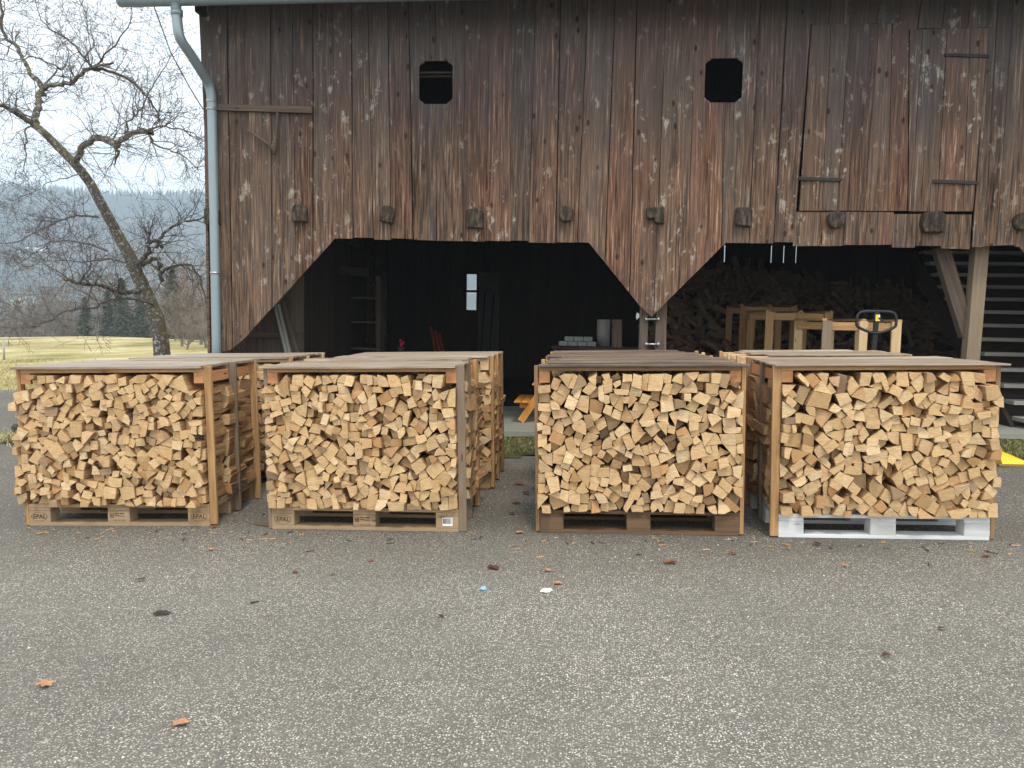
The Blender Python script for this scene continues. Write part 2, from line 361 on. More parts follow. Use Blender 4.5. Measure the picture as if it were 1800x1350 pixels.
def far_z(x, y):
    d = -0.45 * x + 0.893 * y                # distance in the direction the valley lies
    if d < 70: z = -4 - (d - 30) * .10
    elif d < 420: z = -8 - 42 * (.5 - .5 * math.cos(math.pi * (d - 70) / 350))
    else:
        s = min(1, (d - 420) / 900); z = -50 + 206 * (s * s * (3 - 2 * s))
        if d > 1320: z -= (d - 1320) * .05
    side = .893 * x + .45 * y
    z += (12 * math.sin(side * .006 + 1.2) + 5 * math.sin(side * .017)) * min(1, max(0, (d - 300) / 700))
    return z
sheet('hillside', m_hill, -3200, 3200, 40, 3200, 128, 64, far_z)
sheet('mossy_verge', m_verge, -4.42, 12, 7.2, WY - .04, 120, 10, lambda x, y: gz(x) + .012 + .01 * math.sin(x * 7) * math.sin(y * 5) + (.008 * rng.random()), lambda x, y: y > 7.32 + .09 * math.sin(x * 2.3) + .05 * math.sin(x * 9))
sheet('mossy_patch', m_verge, -8.4, -5.2, 7.4, 9.0, 32, 16, lambda x, y: gz(x) + .010 + .01 * rng.random(), lambda x, y: ((x + 6.9) / 1.2) ** 2 + ((y - 8.2) / .42) ** 2 < 1 + .3 * math.sin(x * 7) * math.sin(y * 9))

def blades(name, n, place, hmin, hmax, mat, lean=.5, w_=.004):
    V = []; F = []
    for k in range(n):
        p = place()
        if p is None: continue
        x, y, z = p; h = rng.uniform(hmin, hmax); a = rng.uniform(0, 6.28); b = rng.uniform(0, 6.28); l = h * rng.uniform(.1, lean) * 2
        dx, dy = math.cos(a) * w_, math.sin(a) * w_; i = len(V); mx, my = math.cos(b) * l, math.sin(b) * l
        V += [(x - dx, y - dy, z - .01), (x + dx, y + dy, z - .01), (x + mx * .4 + dx * .7, y + my * .4 + dy * .7, z + h * .6), (x + mx * .4 - dx * .7, y + my * .4 - dy * .7, z + h * .6), (x + mx, y + my, z + h)]
        F += [(i, i + 1, i + 2, i + 3), (i + 3, i + 2, i + 4)]
    o = meshobj(name, V, F, mat); o['kind'] = 'stuff'; return o
def blade_mat(name, stops):
    M = Mat(name, .8, .2); g = M.n('ShaderNodeNewGeometry'); M.col(M.ramp(g.outputs['Random Per Island'], stops)); return M.m
m_blade = blade_mat('verge_grass_blade', [(0, (.10, .14, .035)), (.5, (.22, .22, .07)), (.8, (.38, .32, .15)), (1, (.20, .12, .06))])
m_dry = blade_mat('dry_grass_blade', [(0, (.20, .20, .06)), (.5, (.48, .41, .19)), (1, (.66, .57, .36))])
def pv():
    x = rng.uniform(-4.3, 6.5); y = rng.uniform(7.35, 8.42); return (x, y, gz(x) + .012)
blades('verge_grass', 16000, pv, .012, .045, m_blade, .9)
def pm():
    y = 13.9 + abs(rng.gauss(0, 1.6)) + rng.random() ** 2 * 9; x = rng.uniform(-20 - (y - 14) * .9, -5.5 - (y - 14) * .3); return (x, y, meadow_z(x, y))
blades('meadow_grass', 26000, pm, .03, .12, m_dry, .9, .007)
def pp():
    x = rng.gauss(-6.9, .6); y = rng.gauss(8.25, .22); return (x, y, gz(x) + .012)
blades('patch_grass', 1500, pp, .015, .06, m_dry, .9)

# ------------------------------------------------------------------ the barn
barn = empty('barn', 'old dark timber barn with two open bays behind the stacked firewood', 'barn', (0, WY, 0))
def wp(u, v):
    p = atY(u, v, WY); return (p.x, p.z)
ZREF = 2.15; ZTOP = 4.74
# lower outline of the boarding (traced on the wall plane)
LOW = [wp(*p) for p in [(352, 628), (406, 616), (434, 592), (590, 419), (1035, 427), (1124, 537), (1145, 557), (1165, 537), (1275, 427), (1790, 434)]]
xr = LOW[-1][0]; LOW += [(xr + 1.05, 1.02), (9.4, .95)]
LOW[0] = (-4.6, LOW[0][1])
def zlow(x):
    for (x0, z0), (x1, z1) in zip(LOW, LOW[1:]):
        if x0 <= x <= x1: return z0 + (z1 - z0) * (x - x0) / (x1 - x0)
    return LOW[0][1] if x < LOW[0][0] else LOW[-1][1]
def xw(u, v): return wp(u, v)[0]
# plank boundaries: (x at the eave, x at z = ZREF), traced
BND = [((351, 20), (371, 420)), ((401, 0), (408, 420)), ((436, 30), (444, 420)), ((476.5, 0), (479, 420)), ((514, 0), (520, 420)), ((552, 0), (551.5, 420)), ((587, 0), (588, 420)),
       ((618, 0), (622, 420)), ((648, 0), (658, 420)), ((683, 0), (688, 420)), ((719, 0), (727, 420)), ((766, 0), (769, 420)), ((819, 0), (815, 430)), ((863, 0), (852, 430)), ((899, 0), (897, 430)),
       ((942, 0), (929, 430)), ((985, 0), (977, 430)), ((1034, 0), (1015, 430)), ((1081, 0), (1064, 430)), ((1120, 0), (1109, 430)), ((1172, 0), (1154, 430)), ((1222, 0), (1209, 430)), ((1280, 0), (1268, 430)), ((1336, 0), (1316, 430)),
       ((1383, 0), (1359, 430)), ((1428, 0), (1394, 430))]
def bx(b, z):      # boundary x at height z
    (u0, v0), (u1, v1) = b; x0, z0 = wp(u0, v0); x1, z1 = wp(u1, v1); return x0 + (x1 - x0) * (z0 - z) / (z0 - z1)
WINS = [(738, 796, 109, 184, 11), (1240, 1303, 104, 181, 22)]
winrect = {}
for (u0, u1, v0, v1, bi) in WINS:
    xa, zt = wp(u0, v0); xb, zb = wp(u1, v1); winrect[bi] = (xa, xb, zb, zt)
def bottom_pts(xl, xr_):
    pts = [(xl, zlow(xl))] + [(x, z) for x, z in LOW if xl < x < xr_] + [(xr_, zlow(xr_))]
    out = []
    for a, b in zip(pts, pts[1:]):
        out.append(a)
    out.append(pts[-1]); return out
def notch(side, r):     # concave 'ears' of the cut opening, from the board's edge; side = -1: opening's left half
    xa, xb, zb, zt = r; e = .055; xc = (xa + xb) / 2; X = xa if side < 0 else xb; s = 1 if side < 0 else -1
    k = [(xc, zt), (X + s * e, zt), (X + s * e, zt - .018), (X + s * .022, zt - .03), (X, zt - e), (X, zb + e), (X + s * .03, zb + .03), (X + s * e, zb + .012), (X + s * e, zb), (xc, zb)]
    return k
def plank(poly, y, parent=barn, th=.024, mat=None, tilt=0):
    poly2 = []
    for i, (a, b) in enumerate(zip(poly, poly[1:] + poly[:1])):          # uneven sawn edges
        poly2.append(a); L = math.hypot(b[0] - a[0], b[1] - a[1]); k = int(L / .35)
        for q in range(1, k + 1):
            t = q / (k + 1); poly2.append((a[0] + (b[0] - a[0]) * t + rng.uniform(-.0022, .0022) * (abs(b[1] - a[1]) > abs(b[0] - a[0])), a[1] + (b[1] - a[1]) * t))
    x0 = poly[0][0]; z0 = poly[0][1]
    P = [(x - x0, z - z0) for x, z in poly2]
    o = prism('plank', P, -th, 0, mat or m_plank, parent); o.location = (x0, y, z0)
    o.rotation_euler = (0, 0, tilt); return o
def wallplank(xtl, xbl, xtr, xbr, ztop=ZTOP, zref=ZREF, zbot=None, nl=None, nr=None, gap=.004, y=0):
    """board between two slanted boundary lines; follows the lower outline unless zbot is given"""
    fl = lambda z: xtl + (xbl - xtl) * (ztop - z) / (ztop - zref) + gap
    fr = lambda z: xtr + (xbr - xtr) * (ztop - z) / (ztop - zref) - gap
    if zbot is None:
        zl = zr = ZREF
        for _ in range(8): zl = zlow(fl(zl)); zr = zlow(fr(zr))
        bot = [(x, z) for x, z in bottom_pts(fl(zl), fr(zr))]
        dz = rng.uniform(-.012, .012) if min(zl, zr) > 2.0 else 0
        if dz: bot = [(x, z + dz + rng.uniform(-.004, .004)) for x, z in bot]
    else:
        zl = zr = zbot; bot = [(fl(zbot), zbot + rng.uniform(-.004, .004)), (fr(zbot), zbot + rng.uniform(-.004, .004))]
    poly = [(fl(ztop), ztop)] + (nl or []) + bot + (nr or [])[::-1] + [(fr(ztop), ztop)]
    # counter-clockwise seen from the front (x right, z up): top-left -> down -> right -> up
    return plank(poly, y)
nB = len(BND)
for i in range(nB - 1):
    a, b = BND[i], BND[i + 1]
    nl = notch(1, winrect[i]) if i in winrect else None
    nr = notch(-1, winrect[i + 1]) if i + 1 in winrect else None
    g = rng.choice([.0015, .003, .003, .005, .007]); y = rng.choice([0, -.006, .006, -.012]) + rng.uniform(-.002, .002)
    wallplank(bx(a, ZTOP), bx(a, ZREF), bx(b, ZTOP), bx(b, ZREF), nl=nl, nr=nr, gap=g, y=y)
# region of the two plank hatches at the right
def hz(v, u=1500): return wp(u, v)[1]
zA, zB = hz(44), hz(372); zlowtop = zB - .012
UP = [(1428, 1420), (1461, 1455), (1500, 1494), (1546, 1540), (1583, 1578), (1620, 1612), (1662, 1655), (1706, 1700), (1736, 1733)]
for (a, a2), (b, b2) in zip(UP, UP[1:]):
    if a >= 1583: zb_ = hz(52, 1650)
    else: zb_ = zA
    xa, xb = xw(a, 0), xw(b, 0); xa2, xb2 = xw(a2, 44), xw(b2, 44)
    wallplank(xa, xa2, xb, xb2, zref=zA, zbot=zb_ + .004, gap=.003, y=rng.uniform(-.01, .006))
LW = [1394, 1441, 1482, 1541, 1568, 1609, 1655, 1706]
for a, b in zip(LW, LW[1:]):
    ztp = (zB if a < 1560 else hz(376, 1650)) - .006; x0, x1 = xw(a, 400) + .003, xw(b, 400) - .003; dz = rng.uniform(-.03, .004)
    plank([(x0, ztp), (x0, zlow(x0) + dz), (x1, zlow(x1) + dz + rng.uniform(-.008, .008)), (x1, ztp)], rng.uniform(-.008, .008))
def hatch(label, top, bot, ztp, zbt, straps):
    h = group_node('hatch_door', barn); h['label'] = label
    for k in range(len(top) - 1):
        a, b, a2, b2 = xw(top[k], 44), xw(top[k + 1], 44), xw(bot[k], 370), xw(bot[k + 1], 370); g = .0025
        plank([(a + g, ztp), (a2 + g, zbt), (b2 - g, zbt + rng.uniform(-.004, .004)), (b - g, ztp)], -.014 + rng.uniform(-.005, .004), h)
    for (u0, u1, v, hgt) in straps:
        x0, z0 = wp(u0, v); x1, z1 = wp(u1, v + 3); beam('hinge_strap', (x0, -.052, z0), (x1, -.052, z1), .014, hgt, m_iron, h)
hatch('left plank hatch with one black strap low on its left side', [1425, 1459, 1492, 1543, 1566, 1595], [1403, 1443, 1469, 1517, 1558, 1592], zA - .004, zB + .004, [(1401, 1477, 315, .035)])
hatch('right plank hatch with an iron strap near its foot', [1597, 1620, 1663, 1704, 1735], [1594, 1598, 1644, 1690, 1707], hz(52, 1650) - .004, hz(373, 1650) + .004, [(1636, 1716, 320, .035), (1656, 1734, 99, .03)])
# boards beside and right of the hatches, to the far corner
RB = [(1736, 1707), (1752, 1727), (1779, 1750), (1808, 1783)]
xs = [(xw(a, 0), xw(b, 430)) for a, b in RB]
while xs[-1][0] < 9.3: xs.append((xs[-1][0] + rng.uniform(.2, .3), xs[-2][1] + rng.uniform(.2, .3) + .2))
for (a, a2), (b, b2) in zip(xs, xs[1:]):
    wallplank(a, a2, b, max(b2, a2 + .12), gap=.003, y=rng.uniform(-.01, .008))
# narrow board between boundary 25 and the hatch foot
# beam ends
def beam_end(u, v, wd, hg, kind, out=.14, roll=0):
    x, z = wp(u, v); w2, h2 = wd * .46, hg * .46; out *= .6
    if kind == 'round': P = [(w2 * math.cos(a) * (1 + .05 * math.sin(3 * a)), h2 * math.sin(a)) for a in np.linspace(0, 2 * math.pi, 15)[:-1]]
    elif kind == 'arch': P = [(w2, -h2), (w2, h2 * .3), (w2 * .8, h2 * .75), (w2 * .3, h2), (-w2 * .4, h2 * .96), (-w2 * .85, h2 * .8), (-w2, h2 * .2), (-w2 * .95, -h2 * .9)]
    elif kind == 'step': P = [(w2, -h2 * 1.2), (w2, h2), (-w2, h2), (-w2, -h2 * .6), (-w2 * .1, -h2 * .6), (-w2 * .1, -h2 * .95), (w2 * .1, -h2 * 1.2)]
    else: P = [(w2, -h2), (w2 * .97, h2 * .8), (w2 * .5, h2), (-w2 * .9, h2 * .95), (-w2, -h2 * .2), (-w2 * .8, -h2 * .95)]
    P = [(px + rng.uniform(-.006, .006), pz + rng.uniform(-.006, .006)) for px, pz in P]
    P = P[::-1] if kind != 'round' else P
    o = prism('beam_end', P, -out, .02, m_beamend, barn, bv=.012); o.location = (x, -.01, z); o.rotation_euler = (0, roll, 0)
for a in [(378, 382, .20, .22, 'sq', .16, 0), (530, 376, .19, .22, 'arch', .13, 0), (684, 378, .17, .20, 'arch', .15, .15), (836, 385, .21, .23, 'sq', .12, 0), (995, 378, .175, .19, 'round', .15, 0),
          (1151, 379, .20, .17, 'step', .16, 0), (1305, 383, .20, .21, 'sq', .13, .05), (1466, 388, .20, .20, 'round', .15, 0), (1634, 393, .25, .23, 'sq', .18, 0), (1792, 391, .2, .2, 'round', .16, 0)]: beam_end(*a)
x, z = wp(367, 390); box('beam_end', (x, .25, z), (.12, .3, .2), m_beamend, barn, bv=.01)
# batten and the crooked stick that hangs below it
x0, z0 = wp(386, 191); x1, z1 = wp(552, 196); beam('batten', (x0, -.055, z0), (x1, -.055, z1), .04, .07, m_innerlit, barn)
pts = [(493, 201), (491, 225), (489, 245), (486, 262), (487, 275)]
tube('hanging_stick', [(*[wp(u, v)[0]], -.075, wp(u, v)[1]) for u, v in pts], [.016, .016, .022, .034, .012], m_innerlit, barn, 8)
pts = [(440, 231), (452, 239), (466, 248), (484, 262)]
tube('hanging_stick', [(*[wp(u, v)[0]], -.07, wp(u, v)[1]) for u, v in pts], [.012, .013, .012, .016], m_innerlit, barn, 7)
# sill ledge under the first opening, slats inside the openings
xa, xb, zb, zt = winrect[11]; beam('window_sill', (xa + .03, .03, zb - .012), (xb - .03, .03, zb - .012), .03, .03, m_innerlit, barn)
beam('inner_batten', (xa - .1, .06, zt - .10), (xb + .1, .06, zt - .10), .04, .022, m_inner_shade, barn); beam('inner_batten', (xa - .1, .06, zt - .14), (xb + .1, .06, zt - .14), .04, .016, m_inner_shade, barn)
# side walls, back wall boards with gaps, ceiling, roof
XL, XR, D = -4.36, 9.4, 8.0
def board(x0, y0, x1, y1, z0, z1, mat, parent=barn, name='plank', th=.03):
    d = math.hypot(x1 - x0, y1 - y0); o = beam(name, ((x0 + x1) / 2, (y0 + y1) / 2, z0), ((x0 + x1) / 2, (y0 + y1) / 2, z1), d + .02, th, mat, parent, up=(-(y1 - y0) / d, (x1 - x0) / d, 0), bv=0); o.location += Vector((-(y1 - y0) / d, (x1 - x0) / d, 0)) * rng.uniform(-.012, .012); return o
for X in (XL + .02, XR):
    for k in range(26):
        y = .03 + k * D / 26; board(X, y, X, y + D / 26, gz(X) - .02, 5.2, m_inner_shade if X > 0 else m_plank)
gaps = [(atY(u, 440, WY + D).x) for u in (1274, 1356, 1378, 1400)]
winx, winz1 = atY(821, 485, WY + D).x, atY(821, 480, WY + D).z; winx2 = atY(838, 517, WY + D).x; winz0 = atY(830, 547, WY + D).z
xx = XL
bp = []
while xx < XR: bp.append(xx); xx += rng.uniform(.17, .24)
bp = [b for b in bp if not (winx - .06 < b < winx2 + .06)] + [winx - .02, winx2 + .02]; bp.append(XR); bp.sort()
for a, b in zip(bp, bp[1:]):
    aa, bb = a, b
    if b - a < .04: continue
    if abs(a - (winx - .02)) < 1e-6:
        board(aa, D, bb, D, -.2, winz0, m_inner_shade); board(aa, D, bb, D, winz1, 5.2, m_inner_shade); continue
    g = [q for q in gaps if a < q < b]
    if g:
        q = g[0]; zt_ = atY(1378, 432, WY + D).z; zb_ = atY(1378, 462, WY + D).z
        board(aa, D, bb, D, -.2, zb_, m_inner_shade); board(aa, D, bb, D, zt_, 5.2, m_inner_shade)
        board(aa, D, q - .022, D, zb_ - .001, zt_ + .001, m_inner_shade); board(q + .022, D, bb, D, zb_ - .001, zt_ + .001, m_inner_shade)
    else: board(aa, D, bb, D, -.2, 5.2, m_inner_shade)
wf = group_node('window', barn, ((winx + winx2) / 2, D - .03, 0))
hw = (winx2 - winx) / 2 + .02; zm1, zm0 = atY(830, 509, WY + D).z, atY(830, 515, WY + D).z
for xo in (-hw, hw): beam('frame', (xo, 0, winz0 - .02), (xo, 0, winz1 + .02), .04, .05, m_inner_shade, wf, up=(0, 1, 0))
for zz in (winz0, (zm0 + zm1) / 2, winz1): beam('frame', (-hw, 0, zz), (hw, 0, zz), .05, .05, m_inner_shade, wf)
mg = Mat('window_glass', .05, .5); mg.col((.9, .95, .95)); mg.b.inputs['Transmission Weight'].default_value = 1; mg = mg.m
for z0_, z1_ in ((winz0, zm0), (zm1, winz1)): box('pane', (0, .01, (z0_ + z1_) / 2), (2 * hw - .04, .004, z1_ - z0_ - .03), mg, wf)
# upper floor (two sheets of boards) and ceiling beams
cf = sheet('hay_loft_floor', m_inner_shade, XL + .05, XR - .05, .12, D - .05, 1, 1, lambda x, y: 3.18); cf.parent = barn; del cf['kind']
for a in np.linspace(XL + .6, XR - .4, 13): beam('ceiling_beam', (a, .1, 3.06), (a, D - .1, 3.06), .18, .2, m_inner_shade, barn)
beam('lintel_beam', (XL + .1, .16, 2.34), (XR - .1, .16, 2.30), .16, .2, m_inner_shade, barn)
# added blackout screen in the loft, only there to keep the openings dark
for k in range(30): board(XL + k * (XR - XL) / 30, 1.6, XL + (k + 1) * (XR - XL) / 30, 1.6, 3.2, 5.6, m_inner_shade, name='loft_screen_board')
# roof: two slopes of boards with tiles above, eave in front
EY, EZ = -.78, 4.60; RY, RZ = D / 2 + .2, 7.6
sl = math.atan2(RZ - EZ, RY - EY); VX0 = atY(172, 0, WY + EY).x
roof = group_node('roof', barn)
for s in (0, 1):
    y0, y1 = (EY, RY) if s == 0 else (D + .8, RY)
    for k in range(16):
        t0, t1 = k / 16, (k + 1) / 16
        P = [Vector((0, y0 + (y1 - y0) * t, EZ + (RZ - EZ) * t)) for t in (t0, t1)]
        d = (P[1] - P[0]); c = (P[0] + P[1]) / 2; up = Vector((0, -(RZ - EZ), (y1 - y0))).normalized() if s == 0 else Vector((0, (RZ - EZ), -(y1 - y0))).normalized()
        beam('roof_board', (VX0, c.y, c.z), (10.2, c.y, c.z), d.length - .004, .03, m_inner_shade, roof, up=up, bv=0)
    up = up * (1 if up.z > 0 else -1)
    for k in range(15):
        t0, t1 = k / 15, (k + 1) / 15 + .015
        c = Vector((0, y0 + (y1 - y0) * (t0 + t1) / 2, EZ + (RZ - EZ) * (t0 + t1) / 2)) + up * (.045 + .0)
        beam('tile_course', (VX0 - .02, c.y, c.z), (10.25, c.y, c.z), (t1 - t0) * math.hypot(y1 - y0, RZ - EZ), .03, m_tile, roof, up=(up + Vector((0, 0, .04))).normalized(), bv=0)
for a in np.arange(XL, 10, .9): beam('rafter', (a, EY + .12, EZ - .02), (a, RY, RZ - .10), .1, .13, m_inner_shade, roof, up=(0, 0, 1))
vb = atY(353, 16, WY - .1); box('verge_bracket', (vb.x, -.1, vb.z + .02), (.07, .16, .16), m_inner_shade, barn, bv=.01)
# gutter: half-round channel
gy, gzz, gr = -.60, 4.545, .068
V = []; F = []
xsn = [VX0 + .12 + k * (10.1 - VX0 - .12) / 30 for k in range(31)]
for x_ in xsn:
    for q in range(9):
        a = math.pi + math.pi * q / 8; V.append((x_, gy + gr * math.cos(a), gzz + gr * math.sin(a)))
for i in range(30):
    for q in range(8):
        a = i * 9 + q; F.append((a, a + 9, a + 10, a + 1))
F.append(tuple(range(9)))
gut = meshobj('gutter', V, F, m_zinc, barn, smooth=True); sm = gut.modifiers.new('solid', 'SOLIDIFY'); sm.thickness = .006; sm.offset = 1
tube('gutter_bead', [(xsn[0], gy - gr, gzz), (xsn[-1], gy - gr, gzz)], .010, m_zinc, barn)
def gp(u, v, y):
    p = atY(u, v, WY + y); return (p.x, y, p.z)
dp = [gp(309, 0, -.60), gp(310, 20, -.60), gp(312, 42, -.6), gp(317, 68, -.57), gp(336, 97, -.42), gp(353, 124, -.27), gp(366, 146, -.14), gp(371, 165, -.10), gp(372.5, 185, -.09), gp(374, 260, -.09), gp(377, 400, -.09), gp(380.5, 600, -.09), gp(382, 760, -.09)]
dp = [dp[0]] + [tuple(p) for p in smoothpath(dp[1:9], 4)] + dp[9:]
pipe = tube('downpipe', dp, .052, m_zinc, barn, 16)
for u, v in ((372, 192), (372, 178), (378.5, 480)):
    p = gp(u, v, -.09); tube('pipe_clamp', [(p[0], p[1], p[2] - .012), (p[0], p[1], p[2] + .012)], .058, m_steel, pipe, 16)
p0 = gp(311, 26, -.6); tube('pipe_collar', [(p0[0], p0[1], p0[2] - .01), (p0[0], p0[1], p0[2] + .05)], .060, m_zinc, pipe, 16)
# overhead cable from the eave down to the left of the corner
tube('cable', [gp(271, 12, -.5), gp(300, 92, -.4), gp(333, 153, -.3), gp(357, 192, .1)], .006, m_black, barn, 5)

# floor of the bays: sill boards and concrete behind
FZ = .045
y = -.02
for k in range(10):
    wd = [.16, .30, .19, .22, .25, .25, .3, .3, .3, .3][k]
    x = XL + .1
    while x < XR:
        L = min(rng.uniform(2.5, 4.5), XR - x); zc = FZ
        beam('floor_board', (x + .003, y + wd / 2, gz(x) + zc), (x + L - .003, y + wd / 2, gz(x + L) + zc), wd - .008, .06, m_floor, barn); x += L
    y += wd
fl = sheet('barn_floor', m_inner_shade, XL + .02, XR, y, D, 20, 1, lambda x, y: gz(x) + FZ); fl.parent = barn; del fl['kind']
# twin middle posts with rods between
def lp(u, v, y): p = atY(u, v, WY + y); return (p.x, y, p.z)
for u0, u1 in ((1125, 1139), (1153, 1170)):
    a = lp((u0 + u1) / 2, 548, .12); wd = (u1 - u0) / 156; beam('post', (a[0], .12, gz(a[0]) + .02), (a[0], .12, 2.3), wd, .12, m_innerlit, barn, up=(0, 1, 0))
for v in (561, 605): a, b = lp(1136, v, .04), lp(1157, v, .04); tube('tie_rod', [a, b], .011, m_steel, barn); [tube('nut', [(q[0] - .012, .04, q[2]), (q[0] + .012, .04, q[2])], .024, m_steel, barn, 6) for q in (a, b)]
for u in (1142.5, 1150): a = lp(u, 562, .10); beam('rod_plate', (a[0], .1, .5), (a[0], .1, a[2]), .012, .02, m_steel, barn)
def blob(name, c, r, mat, parent=None, seed=0, sub=2, sq=(1, 1, 1)):
    bm = bmesh.new(); bmesh.ops.create_icosphere(bm, subdivisions=sub, radius=r); g = random.Random(seed)
    for v in bm.verts: v.co = Vector((v.co.x * sq[0], v.co.y * sq[1], v.co.z * sq[2])) * (1 + g.uniform(-.22, .22))
    me = bpy.data.meshes.new(name); bm.to_mesh(me); bm.free(); me.materials.append(mat)
    o = bpy.data.objects.new(name, me); o.location = c; return link(o, parent)
for u, v, s in ((1121, 556, 1), (1168, 556, 2)): blob('foam_plug', lp(u, v, .10), .035, m_foam, barn, s, 2, (.6, 1, 1.1))
# right bay: post, brace, stairs
a, b = lp(1722, 432, .25), lp(1706, 640, .25); beam('post', (b[0] - .02, .25, .05), a, .14, .13, m_postgrey, barn, up=(0, 1, 0))
a, b = lp(1652, 434, .32), lp(1700, 590, .32); beam('brace', b, a, .15, .11, m_innerlit, barn, up=(0, 1, 0))
st = group_node('stairs', barn); sx = lp(1765, 761, .45)[0] + .14
for k in range(13):
    yy = .42 + k * .235; zz = gz(5) + .16 + k * .172
    beam('tread', (sx - .02, yy, zz), (sx + 1.5, yy, zz), .26, .045, m_stair, st)
    beam('riser_board', (sx, yy + .11, zz - .10), (sx + 1.48, yy + .11, zz - .10), .02, .12, m_inner_shade, st)
for X in (sx - .04, sx + 1.5): beam('stringer', (X, .38, .0), (X, .38 + 13 * .235, 13 * .172 + .1), .05, .24, m_inner_shade, st)
# left bay: partition of boards facing the yard, poles leaning on it
py = 1.0; ux = [404, 428, 447, 470, 492, 512, 533]
for a, b in zip(ux, ux[1:]):
    x0, x1 = lp(a, 560, py)[0], lp(b, 560, py)[0]; board(x0, py, x1, py, -.1, 2.38, m_innerlit)
a, b = lp(404, 588, py - .04), lp(533, 590, py - .04); beam('rail', a, b, .05, .08, m_innerlit, barn)
x0 = lp(533, 560, py)[0]
for k in range(10): board(x0, py + k * .28, x0, py + (k + 1) * .28, -.1, 2.38, m_inner_shade)
a, b = lp(500, 465, 2.4), lp(650, 480, 2.4); beam('rail', a, b, .1, .12, m_inner_shade, barn)
dx0, dx1 = lp(822, 480, D - .1)[0], lp(877, 480, D - .1)[0]; zt_ = lp(850, 479, D - .1)[2]
dr = group_node('back_door', barn)
board(winx2 + .05, D - .06, dx1, D - .06, .05, zt_, m_tinted, dr, 'door_leaf', .04)
